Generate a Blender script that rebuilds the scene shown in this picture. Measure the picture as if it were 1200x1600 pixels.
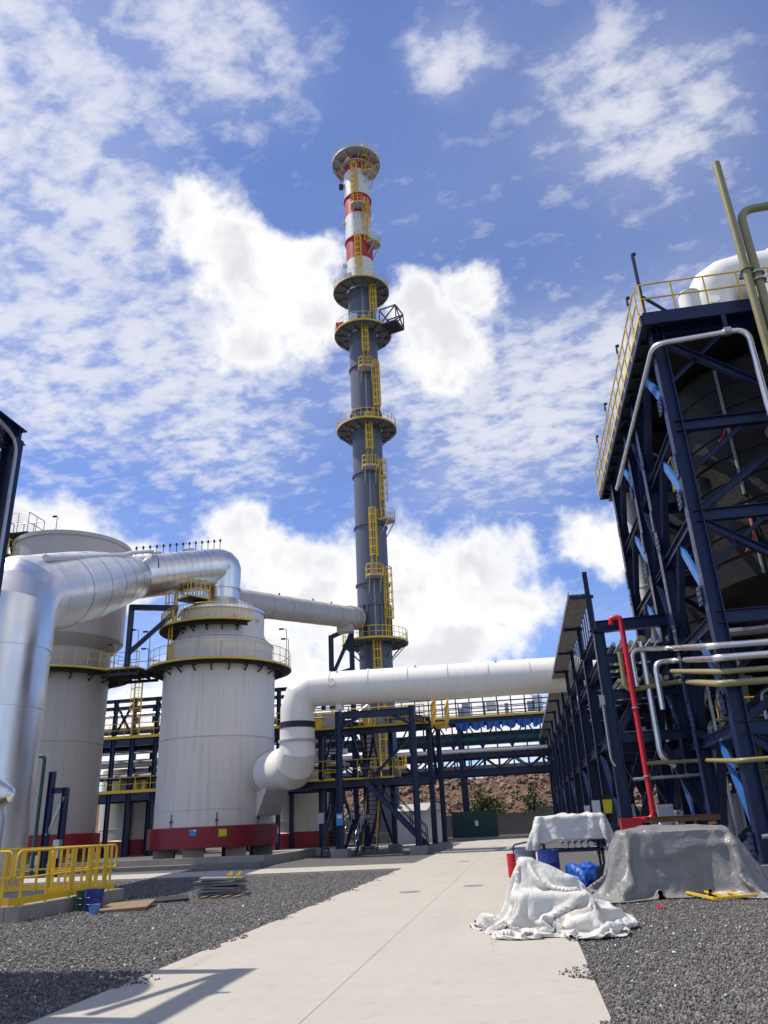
import bpy, math, random
import numpy as np
from mathutils import Vector, Matrix
R = math.radians
random.seed(7)
S = bpy.context.scene
COL = S.collection
for o in list(bpy.data.objects): bpy.data.objects.remove(o)

# ---------------------------------------------------------------- camera
CAM_M = ((0.98462, -0.10471, -0.13983), (0.16899, 0.36807, 0.91431), (-0.04427, -0.92388, 0.38011))
cd = bpy.data.cameras.new('camera'); cam = bpy.data.objects.new('camera', cd); COL.objects.link(cam)
m = CAM_M
cam.matrix_world = Matrix(((m[0][0], -m[0][1], -m[0][2], 0), (m[1][0], -m[1][1], -m[1][2], 0), (m[2][0], -m[2][1], -m[2][2], 1.6), (0, 0, 0, 1)))
cd.sensor_fit = 'VERTICAL'; cd.sensor_height = 36; cd.lens = 1184.9 / 1600 * 36
cd.clip_start = 0.1; cd.clip_end = 6000
S.camera = cam
S.render.resolution_x, S.render.resolution_y = 768, 1024
S.view_settings.view_transform = 'Standard'; S.view_settings.look = 'None'
S.view_settings.exposure = 0.0; S.view_settings.gamma = 1

# ---------------------------------------------------------------- sky
SUN = Vector((-0.55, 0.05, 1)).normalized()
W = bpy.data.worlds.new('World'); S.world = W; W.use_nodes = True
W.cycles.sampling_method = 'MANUAL'; W.cycles.sample_map_resolution = 256
nt = W.node_tree; nt.nodes.clear()
class NG:
    """tiny wrapper to write shader maths"""
    def __init__(s, nt): s.nt = nt
    def new(s, t, **k):
        n = s.nt.nodes.new(t)
        for a, v in k.items(): setattr(n, a, v)
        return n
    def put(s, sock, v):
        if isinstance(v, bpy.types.NodeSocket): s.nt.links.new(v, sock)
        elif v is not None: sock.default_value = v
    def m(s, op, a, b=None, c=None, clamp=False):
        n = s.new('ShaderNodeMath', operation=op, use_clamp=clamp)
        for i, v in enumerate((a, b, c)):
            if v is not None: s.put(n.inputs[i], v)
        return n.outputs[0]
    def v(s, op, a, b=None, scale=None):
        n = s.new('ShaderNodeVectorMath', operation=op)
        s.put(n.inputs[0], a)
        if b is not None: s.put(n.inputs[1], b)
        if scale is not None: s.put(n.inputs['Scale'], scale)
        return n.outputs['Value'] if op in ('DOT_PRODUCT', 'LENGTH', 'DISTANCE') else n.outputs[0]
    def noise(s, vec, scale, detail=4, rough=0.5, lac=2.0, dist=0.0, col=False):
        n = s.new('ShaderNodeTexNoise'); s.put(n.inputs['Vector'], vec)
        n.inputs['Scale'].default_value = scale; n.inputs['Detail'].default_value = detail
        n.inputs['Roughness'].default_value = rough; n.inputs['Lacunarity'].default_value = lac; n.inputs['Distortion'].default_value = dist
        return n.outputs['Color' if col else 'Fac']
    def ss(s, x, a, b, lo=0.0, hi=1.0):
        n = s.new('ShaderNodeMapRange', interpolation_type='SMOOTHSTEP'); s.put(n.inputs[0], x)
        for i, v in enumerate((a, b, lo, hi)): s.put(n.inputs[i + 1], v)
        return n.outputs[0]
    def mix(s, f, a, b, mode='MIX'):
        n = s.new('ShaderNodeMix', data_type='RGBA', blend_type=mode)
        s.put(n.inputs['Factor'], f); s.put(n.inputs['A'], a); s.put(n.inputs['B'], b)
        for o in n.outputs:
            if o.type == 'RGBA': return o
    def sep(s, v):
        n = s.new('ShaderNodeSeparateXYZ'); s.put(n.inputs[0], v); return n.outputs
    def comb(s, x, y, z):
        n = s.new('ShaderNodeCombineXYZ')
        for i, q in enumerate((x, y, z)): s.put(n.inputs[i], q)
        return n.outputs[0]
g = NG(nt)
sky = g.new('ShaderNodeTexSky', sky_type='NISHITA'); sky.sun_disc = False
sky.sun_elevation = math.asin(SUN.z); sky.sun_rotation = math.atan2(SUN.x, SUN.y)
sky.altitude = 1900; sky.air_density = 1.0; sky.dust_density = 0.4; sky.ozone_density = 2.2
D = g.new('ShaderNodeTexCoord').outputs['Generated']
def emboss(vec, scale, detail, rough, n0, k, off):
    n1 = g.noise(g.v('ADD', vec, off), scale, detail, rough)
    return g.m('MULTIPLY_ADD', g.m('SUBTRACT', n0, n1), k, 0.5, clamp=True)
# heaps of cumulus: (direction, half width, half height) in radians, seen from the ground
CUMULUS = [((-0.3075, 0.6589, 0.6865), 0.042), ((-0.2854, 0.6870, 0.6682), 0.062), ((-0.2576, 0.7264, 0.6371), 0.084), ((-0.2277, 0.7650, 0.6025), 0.073), ((-0.2728, 0.7758, 0.5689), 0.061), ((-0.1939, 0.7338, 0.6511), 0.048), ((-0.0400, 0.8200, 0.5710), 0.067), ((-0.0021, 0.7931, 0.6091), 0.053), ((-0.0665, 0.7883, 0.6117), 0.049), ((-0.0375, 0.8472, 0.5300), 0.037), ((-0.2988, 0.8933, 0.3357), 0.075), ((-0.2315, 0.9293, 0.2878), 0.109), ((-0.1316, 0.9447, 0.3003), 0.109), ((-0.0485, 0.9542, 0.2951), 0.100), ((0.0133, 0.9671, 0.2541), 0.066), ((-0.1880, 0.9567, 0.2224), 0.125), ((-0.0731, 0.9735, 0.2166), 0.108), ((-0.3189, 0.8741, 0.3664), 0.050), ((0.1264, 0.9362, 0.3279), 0.057), ((0.1660, 0.9384, 0.3030), 0.048), ((-0.5146, 0.7878, 0.3385), 0.085), ((-0.5607, 0.7551, 0.3398), 0.076), ((-0.4665, 0.8271, 0.3136), 0.064), ((-0.3018, 0.9366, 0.1779), 0.130), ((-0.0333, 0.9918, 0.1232), 0.097), ((-0.1462, 0.9813, 0.1253), 0.114), ((-0.4462, 0.8860, 0.1261), 0.101), ((0.9, -0.2, 0.35), 0.25), ((0.6, -0.7, 0.3), 0.25), ((-0.3, -0.9, 0.3), 0.25), ((-0.95, 0.0, 0.25), 0.25)]
SQ = (1.0, 1.0, 1.45)                              # heaps are wider than tall
warp = g.noise(D, 7, 4, 0.65, col=True)
Dw = g.v('MULTIPLY', g.v('ADD', D, g.v('SCALE', g.v('SUBTRACT', warp, (0.5, 0.5, 0.5)), scale=0.075)), SQ)
def blob(c, r):
    c = Vector(c).normalized()
    return g.m('MULTIPLY_ADD', g.v('DISTANCE', Dw, (c.x * SQ[0], c.y * SQ[1], c.z * SQ[2])), -1 / r, 1.0)
F = None
for c, r in CUMULUS:
    f = blob(c, r)
    F = f if F is None else g.m('SMOOTH_MAX', F, f, 0.15)
n_c = g.noise(D, 12, 8, 0.64)
dens = g.m('ADD', F, g.m('MULTIPLY_ADD', n_c, 2.0, -1.0))
cum = g.ss(dens, -0.22, 0.40)
nb = g.noise(D, 7.0, 6, 0.6)
light = emboss(D, 7.0, 6, 0.6, nb, 3.0, tuple(SUN * 0.05))
body = g.ss(dens, 0.15, 0.8)                       # thick middles are greyer, edges brilliant
shade = g.m('MULTIPLY', g.ss(light, 0.75, 0.15), g.m('MULTIPLY', body, 0.8), clamp=True)
cumcol = g.mix(shade, (10.2, 10.2, 10.2, 1), (7.3, 7.35, 8.0, 1))
# broken high layer of small flakes, on a level sheet far overhead
xyz = g.sep(D)
zz = g.m('ADD', g.m('MAXIMUM', xyz[2], 0.0), 0.16)
P = g.comb(g.m('DIVIDE', xyz[0], zz), g.m('DIVIDE', xyz[1], zz), 0.0)
cov = g.noise(P, 1.1, 2, 0.5)
rot = g.new('ShaderNodeMapping'); g.put(rot.inputs[0], P); rot.inputs['Rotation'].default_value = (0, 0, R(28)); rot.inputs['Scale'].default_value = (1.0, 1.35, 1)
flake = g.noise(rot.outputs[0], 16.0, 6, 0.6, dist=0.15)
veil = None
for c, r in [((-0.4547, 0.5073, 0.7320), 0.286), ((-0.4207, 0.5988, 0.6815), 0.219), ((-0.5193, 0.6758, 0.5231), 0.248), ((-0.5188, 0.7113, 0.4742), 0.252), ((-0.2488, 0.5379, 0.8054), 0.162), ((-0.3442, 0.8173, 0.4622), 0.188), ((0.0396, 0.8730, 0.4862), 0.190), ((0.2165, 0.6656, 0.7142), 0.122), ((-0.0012, 0.5999, 0.8000), 0.061), ((0.1641, 0.6276, 0.7610), 0.071), ((-0.0876, 0.8455, 0.5268), 0.133), ((-0.3500, 0.7581, 0.5502), 0.209), ((0.2061, 0.8337, 0.5123), 0.141), ((0.5, -0.6, 0.7), 0.6), ((-0.6, -0.6, 0.6), 0.6), ((-0.9, 0.3, 0.5), 0.5)]:
    f = blob(c, r)
    veil = f if veil is None else g.m('MAXIMUM', veil, f)
veil = g.ss(g.m('ADD', veil, g.m('MULTIPLY_ADD', cov, 1.8, -0.9)), -0.25, 0.85)
cv = g.m('ADD', g.m('MULTIPLY', veil, 0.24), g.m('MULTIPLY_ADD', cov, 0.34, -0.17))
hi = g.m('MULTIPLY', g.ss(g.m('ADD', flake, cv), 0.42, 0.86), g.m('MULTIPLY_ADD', veil, 0.4, 0.45))
soft = g.m('MULTIPLY_ADD', g.ss(g.m('ADD', cov, g.m('MULTIPLY', veil, 0.3)), 0.3, 1.0), 0.28, 0.06)
hi = g.m('MULTIPLY', g.m('MAXIMUM', hi, soft), g.ss(xyz[2], 0.02, 0.25))
blue = g.mix(1.0, sky.outputs[0], (0.95, 1.24, 1.82, 1), 'MULTIPLY')
c1 = g.mix(hi, blue, (8.6, 8.7, 9.4, 1))
c2 = g.mix(cum, c1, cumcol)
bg = g.new('ShaderNodeBackground'); g.put(bg.inputs['Color'], c2); bg.inputs['Strength'].default_value = 0.1
out = g.new('ShaderNodeOutputWorld'); nt.links.new(bg.outputs[0], out.inputs[0])

# ---------------------------------------------------------------- sun
sl = bpy.data.lights.new('sun', 'SUN'); sl.energy = 4.9; sl.angle = R(0.5); sl.color = (1, 0.94, 0.84)
so = bpy.data.objects.new('sun', sl); COL.objects.link(so)
so.rotation_euler = SUN.to_track_quat('Z', 'Y').to_euler()

# ---------------------------------------------------------------- materials
def mat(name, col, rough=0.5, metal=0.0, var=0.12, scale=3.0, dirt=None, dirt_amt=0.0, streak=False, bump=0.0, bscale=30.0, spec=0.5, col2=None, rvar=0.0, bdet=4):
    m = bpy.data.materials.new(name); m.use_nodes = True
    h = NG(m.node_tree); b = m.node_tree.nodes['Principled BSDF']
    co = h.new('ShaderNodeTexCoord').outputs['Object']
    n = h.noise(co, scale, 4, 0.6)
    lo = tuple(c * (1 - var) for c in col) + (1,); hi_ = tuple(min(1, c * (1 + var)) for c in (col2 or col)) + (1,)
    c = h.mix(n, lo, hi_)
    if dirt:
        mp = h.new('ShaderNodeMapping'); h.put(mp.inputs[0], co)
        mp.inputs['Scale'].default_value = (1.6, 1.6, 0.09) if streak else (0.6, 0.6, 0.6)
        d = h.noise(mp.outputs[0], 2.2, 5, 0.65)
        d2 = h.noise(co, 0.5, 3, 0.5)
        f = h.m('MULTIPLY', h.ss(d, 0.45, 0.8), h.ss(d2, 0.3, 0.7, 0.35, 1.0))
        f = h.m('MULTIPLY', f, dirt_amt)
        c = h.mix(f, c, tuple(dirt) + (1,))
    h.put(b.inputs['Base Color'], c)
    b.inputs['Metallic'].default_value = metal; b.inputs['Specular IOR Level'].default_value = spec
    if rvar: h.put(b.inputs['Roughness'], h.ss(h.noise(co, scale * 1.7, 4, 0.6), 0.25, 0.75, rough - rvar, rough + rvar))
    else: b.inputs['Roughness'].default_value = rough
    if bump:
        bp = h.new('ShaderNodeBump'); bp.inputs['Strength'].default_value = 1.0; bp.inputs['Distance'].default_value = bump
        h.put(bp.inputs['Height'], h.noise(co, bscale, bdet, 0.6)); h.put(b.inputs['Normal'], bp.outputs[0])
    return m
NAVY = mat('navy_paint', (0.0075, 0.0165, 0.062), 0.36, var=0.25, spec=0.4, dirt=(0.03, 0.03, 0.035), dirt_amt=0.3, rvar=0.1)
BLUE = mat('blue_and_sunlit_navy_paint', (0.03, 0.14, 0.40), 0.4, var=0.2)  # plain blue on pump motors; on tower braces, sunlit navy put into the colour
YEL = mat('yellow_paint', (0.78, 0.50, 0.02), 0.4, var=0.1, dirt=(0.4, 0.27, 0.05), dirt_amt=0.35)
WHITE = mat('white_paint', (0.86, 0.815, 0.74), 0.42, var=0.04, dirt=(0.5, 0.45, 0.38), dirt_amt=0.35, streak=True)
CREAM = mat('cream_paint', (0.62, 0.58, 0.47), 0.5, var=0.06, dirt=(0.3, 0.26, 0.2), dirt_amt=0.45, streak=True)
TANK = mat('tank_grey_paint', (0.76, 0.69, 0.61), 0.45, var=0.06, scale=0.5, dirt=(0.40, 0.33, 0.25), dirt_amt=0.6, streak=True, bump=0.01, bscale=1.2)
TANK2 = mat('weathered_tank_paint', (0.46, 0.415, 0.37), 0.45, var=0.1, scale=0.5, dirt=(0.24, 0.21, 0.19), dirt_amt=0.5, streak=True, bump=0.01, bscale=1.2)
DUCTG = mat('grey_duct_paint', (0.50, 0.445, 0.40), 0.45, var=0.1, scale=0.7, dirt=(0.18, 0.15, 0.13), dirt_amt=0.45)
SILVER = mat('aluminium_cladding', (0.80, 0.765, 0.72), 0.33, 1.0, var=0.09, scale=0.7, rvar=0.06, bump=0.012, bscale=0.8, bdet=0, dirt=(0.55, 0.5, 0.44), dirt_amt=0.5, streak=True)
GALV = mat('galvanised_steel', (0.42, 0.43, 0.44), 0.42, 0.85, var=0.12, scale=2)
GALVD = mat('dull_galvanised_tray', (0.21, 0.21, 0.205), 0.6, 0.2, var=0.2, scale=2)
GRATE = mat('dark_grating', (0.035, 0.035, 0.04), 0.7, 0.3, var=0.3, scale=8)
STACK = mat('slate_stack_paint', (0.105, 0.112, 0.145), 0.42, var=0.10, scale=0.6, dirt=(0.17, 0.17, 0.18), dirt_amt=0.25, streak=True)
STACKW = mat('white_stack_paint', (0.72, 0.71, 0.66), 0.45, var=0.05, dirt=(0.4, 0.37, 0.32), dirt_amt=0.3, streak=True)
RED = mat('signal_red_paint', (0.46, 0.018, 0.03), 0.4, var=0.12)
PIPERED = mat('fire_red_paint', (0.62, 0.012, 0.022), 0.35, var=0.1)
DRED = mat('dark_red_primer', (0.30, 0.012, 0.018), 0.45, var=0.2, dirt=(0.08, 0.02, 0.02), dirt_amt=0.5, streak=True)
TEAL = mat('teal_pipe_paint', (0.03, 0.10, 0.115), 0.45, var=0.15)
KHAKI = mat('khaki_pipe_paint', (0.27, 0.235, 0.105), 0.42, var=0.12, dirt=(0.13, 0.11, 0.06), dirt_amt=0.4)
RUBBER = mat('dark_rubber_lining', (0.009, 0.0075, 0.007), 0.5, spec=0.25, var=0.3, scale=1.5, dirt=(0.022, 0.019, 0.017), dirt_amt=0.4, bump=0.02, bscale=6)
BLACK = mat('black_parts', (0.012, 0.012, 0.014), 0.5, var=0.2)
CONC = mat('weathered_concrete', (0.33, 0.30, 0.255), 0.85, var=0.2, scale=5, dirt=(0.17, 0.14, 0.11), dirt_amt=0.7, bump=0.008, bscale=40)
CONCD = mat('dull_concrete', (0.22, 0.205, 0.185), 0.88, var=0.2, scale=4, dirt=(0.11, 0.10, 0.09), dirt_amt=0.6, bump=0.008, bscale=40)
RUST = mat('rusty_steel', (0.17, 0.075, 0.035), 0.8, var=0.35, scale=6, dirt=(0.09, 0.05, 0.03), dirt_amt=0.6)
GREEND = mat('dark_green_paint', (0.012, 0.055, 0.04), 0.5, var=0.15)
GREENP = mat('green_plastic', (0.012, 0.06, 0.032), 0.45)
BLUEP = mat('blue_plastic', (0.010, 0.028, 0.19), 0.35, var=0.15, dirt=(0.03, 0.05, 0.12), dirt_amt=0.5)
LBLUE = mat('light_blue_plastic', (0.10, 0.25, 0.5), 0.4)
GREYP = mat('grey_drum_paint', (0.13, 0.15, 0.19), 0.45, dirt=(0.25, 0.26, 0.28), dirt_amt=0.5)
WOOD = mat('weathered_plywood', (0.22, 0.15, 0.085), 0.8, var=0.3, scale=4)
SIGNW = mat('sign_white', (0.7, 0.7, 0.7), 0.5, var=0.03)
SIGNB = mat('sign_blue', (0.06, 0.25, 0.55), 0.5, var=0.05)
SIGNY = mat('sign_yellow', (0.75, 0.60, 0.03), 0.5, var=0.05)
BOXY = mat('pale_yellow_box', (0.62, 0.47, 0.19), 0.5, var=0.08)
PANEL = mat('pale_wall_panel', (0.46, 0.45, 0.43), 0.6, var=0.08, dirt=(0.25, 0.23, 0.2), dirt_amt=0.5, streak=True)
LEAF = mat('shrub_leaves', (0.045, 0.075, 0.022), 0.7, var=0.4, scale=1.5, col2=(0.10, 0.11, 0.035))
BARK = mat('shrub_stems', (0.10, 0.07, 0.045), 0.9)
SCREE = mat('red_brown_rock', (0.13, 0.075, 0.048), 0.9, var=0.45, scale=1.1, col2=(0.27, 0.20, 0.145))
FRIDGE = mat('distant_hill', (0.14, 0.15, 0.15), 0.95, var=0.2, scale=0.05)

def special(name, fn, rough=0.85):
    m = bpy.data.materials.new(name); m.use_nodes = True
    h = NG(m.node_tree); b = m.node_tree.nodes['Principled BSDF']; b.inputs['Roughness'].default_value = rough
    fn(h, b, h.new('ShaderNodeTexCoord').outputs['Object']); return m
def f_stone(h, b, co):
    rnd_ = h.new('ShaderNodeNewGeometry').outputs['Random Per Island']
    c = h.mix(h.m('POWER', rnd_, 2.2), (0.08, 0.077, 0.076, 1), (0.31, 0.29, 0.275, 1))
    c = h.mix(h.m('MULTIPLY', h.m('GREATER_THAN', h.m('FRACT', h.m('MULTIPLY', rnd_, 37.0)), 0.8), 0.6), c, (0.22, 0.175, 0.14, 1))
    c = h.mix(h.noise(co, 60, 3, 0.6), h.mix(1.0, c, (0.75, 0.75, 0.75, 1), 'MULTIPLY'), c)
    h.put(b.inputs['Base Color'], c)
STONE = special('crushed_basalt', f_stone, 0.85)
def crumpled(name, col, dirt, rough, k):
    def fn(h, b, co):
        n = h.noise(co, 1.3, 4, 0.6); d = h.noise(co, 0.9, 5, 0.65)
        c = h.mix(n, tuple(x * 0.93 for x in col) + (1,), tuple(x * 1.05 for x in col) + (1,))
        c = h.mix(h.ss(d, 0.52, 0.75, 0.0, 0.6), c, tuple(dirt) + (1,)); h.put(b.inputs['Base Color'], c)
        w = h.v('ADD', co, h.v('SCALE', h.noise(co, 3.0, 3, 0.5, col=True), scale=0.35))
        hgt = 0.0
        for sc, am in ((2.6, 1.2), (5.5, 0.4), (16.0, 0.10)):
            r_ = h.m('ABSOLUTE', h.m('SUBTRACT', h.noise(w, sc, 2, 0.5), 0.5)); hgt = h.m('MULTIPLY_ADD', r_, am, hgt)
        bp = h.new('ShaderNodeBump'); bp.inputs['Distance'].default_value = k; bp.inputs['Strength'].default_value = 1
        h.put(bp.inputs['Height'], hgt); h.put(b.inputs['Normal'], bp.outputs[0])
    return special(name, fn, rough)
TARPW = crumpled('white_tarpaulin', (0.58, 0.56, 0.515), (0.42, 0.36, 0.27), 0.5, 0.055)
TARPG = crumpled('grey_tarpaulin', (0.21, 0.203, 0.194), (0.16, 0.14, 0.12), 0.42, 0.045)
TARPB = crumpled('blue_sheet', (0.01, 0.08, 0.38), (0.01, 0.06, 0.3), 0.4, 0.1)
def f_gravel(h, b, co):
    vo = h.new('ShaderNodeTexVoronoi'); h.put(vo.inputs['Vector'], co); vo.inputs['Scale'].default_value = 42
    sp = h.sep(vo.outputs['Color'])[0]
    big = h.noise(co, 0.6, 4, 0.6)
    c = h.mix(h.m('POWER', sp, 1.6), (0.075, 0.072, 0.071, 1), (0.28, 0.265, 0.255, 1))
    c = h.mix(h.ss(big, 0.35, 0.75, 0.0, 0.35), c, (0.19, 0.175, 0.16, 1))
    h.put(b.inputs['Base Color'], c)
    bp = h.new('ShaderNodeBump'); bp.inputs['Distance'].default_value = 0.03; bp.inputs['Strength'].default_value = 1
    h.put(bp.inputs['Height'], h.m('SUBTRACT', h.m('MULTIPLY', sp, 0.8), vo.outputs['Distance'])); h.put(b.inputs['Normal'], bp.outputs[0])
GRAVEL = special('gravel', f_gravel)
def f_road(h, b, co):
    n = h.noise(co, 0.55, 5, 0.6); n2 = h.noise(co, 5, 6, 0.65); n3 = h.noise(co, 60, 2, 0.5)
    mp = h.new('ShaderNodeMapping'); h.put(mp.inputs[0], co); mp.inputs['Scale'].default_value = (1.3, 0.10, 1)
    tr = h.noise(mp.outputs[0], 1.2, 4, 0.6)
    c = h.mix(n, (0.40, 0.365, 0.305, 1), (0.49, 0.455, 0.39, 1))
    c = h.mix(h.ss(n2, 0.50, 0.75, 0.0, 0.42), c, (0.33, 0.285, 0.225, 1))
    c = h.mix(h.ss(tr, 0.50, 0.78, 0.0, 0.40), c, (0.35, 0.32, 0.27, 1))
    c = h.mix(h.ss(h.noise(co, 22, 3, 0.7), 0.70, 0.74, 0, 0.45), c, (0.16, 0.14, 0.12, 1))
    c = h.mix(h.m('MULTIPLY', n3, 0.10), c, (0.2, 0.19, 0.17, 1))
    vo = h.new('ShaderNodeTexVoronoi', feature='DISTANCE_TO_EDGE'); h.put(vo.inputs['Vector'], h.v('ADD', co, h.v('SCALE', h.noise(co, 1.1, 4, 0.65, col=True), scale=1.1))); vo.inputs['Scale'].default_value = 0.17
    crack = h.m('MULTIPLY', h.ss(vo.outputs['Distance'], 0.0028, 0.0006), h.ss(n, 0.45, 0.6))
    c = h.mix(h.m('MULTIPLY', crack, 0.55), c, (0.14, 0.12, 0.10, 1))
    oil = h.ss(h.noise(co, 0.9, 2, 0.5), 0.66, 0.80, 0.0, 0.35); c = h.mix(oil, c, (0.21, 0.19, 0.16, 1))
    h.put(b.inputs['Base Color'], c)
    bp = h.new('ShaderNodeBump'); bp.inputs['Distance'].default_value = 0.004; h.put(bp.inputs['Height'], h.m('ADD', n3, n2)); h.put(b.inputs['Normal'], bp.outputs[0])
ROAD = special('concrete_road', f_road, 0.8)
def f_earth(h, b, co):
    n = h.noise(co, 0.35, 5, 0.6); n2 = h.noise(co, 2.4, 6, 0.7)
    c = h.mix(n, (0.11, 0.052, 0.03, 1), (0.2, 0.115, 0.07, 1))
    c = h.mix(h.ss(n2, 0.55, 0.7, 0, 0.8), c, (0.27, 0.2, 0.145, 1))
    h.put(b.inputs['Base Color'], c)
    bp = h.new('ShaderNodeBump'); bp.inputs['Distance'].default_value = 0.25; h.put(bp.inputs['Height'], n2); h.put(b.inputs['Normal'], bp.outputs[0])
EARTH = special('bank_earth', f_earth, 0.95)
def f_brick(h, b, co):
    x = h.sep(co)
    br = h.new('ShaderNodeTexBrick'); h.put(br.inputs['Vector'], h.comb(h.m('ADD', x[0], x[1]), x[2], 0.0)); br.inputs['Scale'].default_value = 3.2
    br.inputs['Color1'].default_value = (0.42, 0.30, 0.22, 1); br.inputs['Color2'].default_value = (0.36, 0.26, 0.20, 1); br.inputs['Mortar'].default_value = (0.2, 0.16, 0.13, 1)
    br.inputs['Mortar Size'].default_value = 0.025
    h.put(b.inputs['Base Color'], br.outputs[0])
BRICK = special('tiled_brick_pier', f_brick)

# ---------------------------------------------------------------- mesh tools
WL = {}
def wl(o): return WL.get(o.name, Vector((0, 0, 0))) if o else Vector((0, 0, 0))
def V(*a): return Vector(a)
class MB:
    def __init__(s): s.v = []; s.f = []
    def add(s, vs, fs):
        n = len(s.v); s.v += [tuple(p) for p in vs]; s.f += [tuple(i + n for i in q) for q in fs]; return s
    def box(s, c, d, rz=0.0):
        cx, cy, cz = c; x, y, z = d[0] / 2, d[1] / 2, d[2] / 2; ca, sa = math.cos(rz), math.sin(rz)
        vs = [(cx + a * x * ca - b * y * sa, cy + a * x * sa + b * y * ca, cz + e * z) for e in (-1, 1) for a, b in ((-1, -1), (1, -1), (1, 1), (-1, 1))]
        return s.add(vs, [(3, 2, 1, 0), (4, 5, 6, 7), (0, 1, 5, 4), (1, 2, 6, 5), (2, 3, 7, 6), (3, 0, 4, 7)])
    def sect(s, p0, p1, poly, up=(0, 0, 1)):
        """extrude a 2D outline from p0 to p1"""
        p0, p1 = Vector(p0), Vector(p1); t = (p1 - p0).normalized(); u = Vector(up)
        if abs(t.dot(u)) > 0.99: u = Vector((0, 1, 0))
        a = t.cross(u).normalized(); b = a.cross(t).normalized(); n = len(poly)
        vs = [p0 + a * x + b * y for x, y in poly] + [p1 + a * x + b * y for x, y in poly]
        fs = [(i, (i + 1) % n, (i + 1) % n + n, i + n) for i in range(n)] + [tuple(range(n - 1, -1, -1)), tuple(range(n, 2 * n))]
        return s.add(vs, fs)
    def bar(s, p0, p1, w, h=None, up=(0, 0, 1)):
        h = w if h is None else h
        return s.sect(p0, p1, [(-w / 2, -h / 2), (w / 2, -h / 2), (w / 2, h / 2), (-w / 2, h / 2)], up)
    def hb(s, p0, p1, w, h, up=(0, 0, 1), t=None):
        """H section: flanges of width w, depth h"""
        t = t or w * 0.09; a, b = w / 2, h / 2; e = t * 0.4
        # fan-safe: three boxes
        s.sect(p0, p1, [(-a, -b), (a, -b), (a, -b + t), (-a, -b + t)], up)
        s.sect(p0, p1, [(-a, b - t), (a, b - t), (a, b), (-a, b)], up)
        return s.sect(p0, p1, [(-e, -b + t), (e, -b + t), (e, b - t), (-e, b - t)], up)
    def tube(s, path, r, seg=10, caps=True, closed=False):
        P = [Vector(p) for p in path]; n = len(P); rs = r if isinstance(r, (list, tuple)) else [r] * n
        vs, fs = [], []; a = None
        for i in range(n):
            if closed: t = (P[(i + 1) % n] - P[i - 1]).normalized()
            elif i == 0: t = (P[1] - P[0]).normalized()
            elif i == n - 1: t = (P[-1] - P[-2]).normalized()
            else: t = ((P[i + 1] - P[i]).normalized() + (P[i] - P[i - 1]).normalized()).normalized()
            if a is None:
                a = t.cross(Vector((0, 0, 1)) if abs(t.z) < 0.95 else Vector((0, 1, 0))).normalized()
            else:
                a = (a - t * a.dot(t)).normalized()
            b = t.cross(a)
            k = 1.0
            if 0 < i < n - 1 and not closed:
                k = 1 / max(0.5, math.cos(0.5 * math.acos(max(-1, min(1, (P[i + 1] - P[i]).normalized().dot((P[i] - P[i - 1]).normalized()))))))
                bend = ((P[i + 1] - P[i]).normalized() - (P[i] - P[i - 1]).normalized())
                bend = bend.normalized() if bend.length > 1e-6 else None
            else: bend = None
            for q in range(seg):
                an = 2 * math.pi * q / seg; d = a * math.cos(an) + b * math.sin(an)
                if bend is not None: d = d + bend * (d.dot(bend) * (k - 1))
                vs.append(P[i] + d * rs[i])
        for i in range(n if closed else n - 1):
            for q in range(seg):
                i2 = (i + 1) % n
                fs.append((i * seg + q, i * seg + (q + 1) % seg, i2 * seg + (q + 1) % seg, i2 * seg + q))
        if caps and not closed: fs += [tuple(range(seg - 1, -1, -1)), tuple(range((n - 1) * seg, n * seg))]
        return s.add(vs, fs)
    def lathe(s, c, prof, seg=48, a0=0.0, a1=2 * math.pi):
        """profile of (radius, height) turned about a vertical axis through c"""
        full = abs(a1 - a0 - 2 * math.pi) < 1e-6; k = seg if full else seg + 1; vs = []
        for r, z in prof:
            for q in range(k):
                an = a0 + (a1 - a0) * q / seg; vs.append((c[0] + r * math.cos(an), c[1] + r * math.sin(an), c[2] + z))
        fs = []
        for i in range(len(prof) - 1):
            for q in range(seg):
                q2 = (q + 1) % k; fs.append((i * k + q, i * k + q2, (i + 1) * k + q2, (i + 1) * k + q))
        return s.add(vs, fs)
    def ring(s, c, r0, r1, h, seg=48, a0=0.0, a1=2 * math.pi):
        s.lathe(c, [(r0, 0), (r1, 0), (r1, h), (r0, h), (r0, 0)], seg, a0, a1)
        if abs(a1 - a0 - 2 * math.pi) > 1e-6:
            for an in (a0, a1):
                vs = [(c[0] + r * math.cos(an), c[1] + r * math.sin(an), c[2] + z) for r, z in ((r0, 0), (r1, 0), (r1, h), (r0, h))]
                s.add(vs, [(0, 1, 2, 3)])
        return s
    def build(s, name, mt, parent=None, loc=None, smooth=True, ang=35):
        me = bpy.data.meshes.new(name); base = Vector(loc) if loc is not None else (wl(parent) if parent else Vector((0, 0, 0)))
        me.from_pydata([(p[0] - base.x, p[1] - base.y, p[2] - base.z) for p in s.v], [], s.f); me.materials.append(mt)
        if smooth: me.shade_smooth(); me.set_sharp_from_angle(angle=R(ang))
        return place(name, me, parent, base)
def place(name, me, parent=None, base=(0, 0, 0)):
    o = bpy.data.objects.new(name, me); COL.objects.link(o); base = Vector(base)
    o.location = base - wl(parent)
    if parent: o.parent = parent
    WL[o.name] = base
    return o
def tag(o, label, cat, group=None, kind=None):
    if label: o['label'] = label
    if cat: o['category'] = cat
    if group: o['group'] = group
    if kind: o['kind'] = kind
    return o
def thing(name, label, cat, loc, group=None):
    o = bpy.data.objects.new(name, None); COL.objects.link(o); o.location = loc; o.empty_display_size = 0.2
    WL[o.name] = Vector(loc); return tag(o, label, cat, group)
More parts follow.
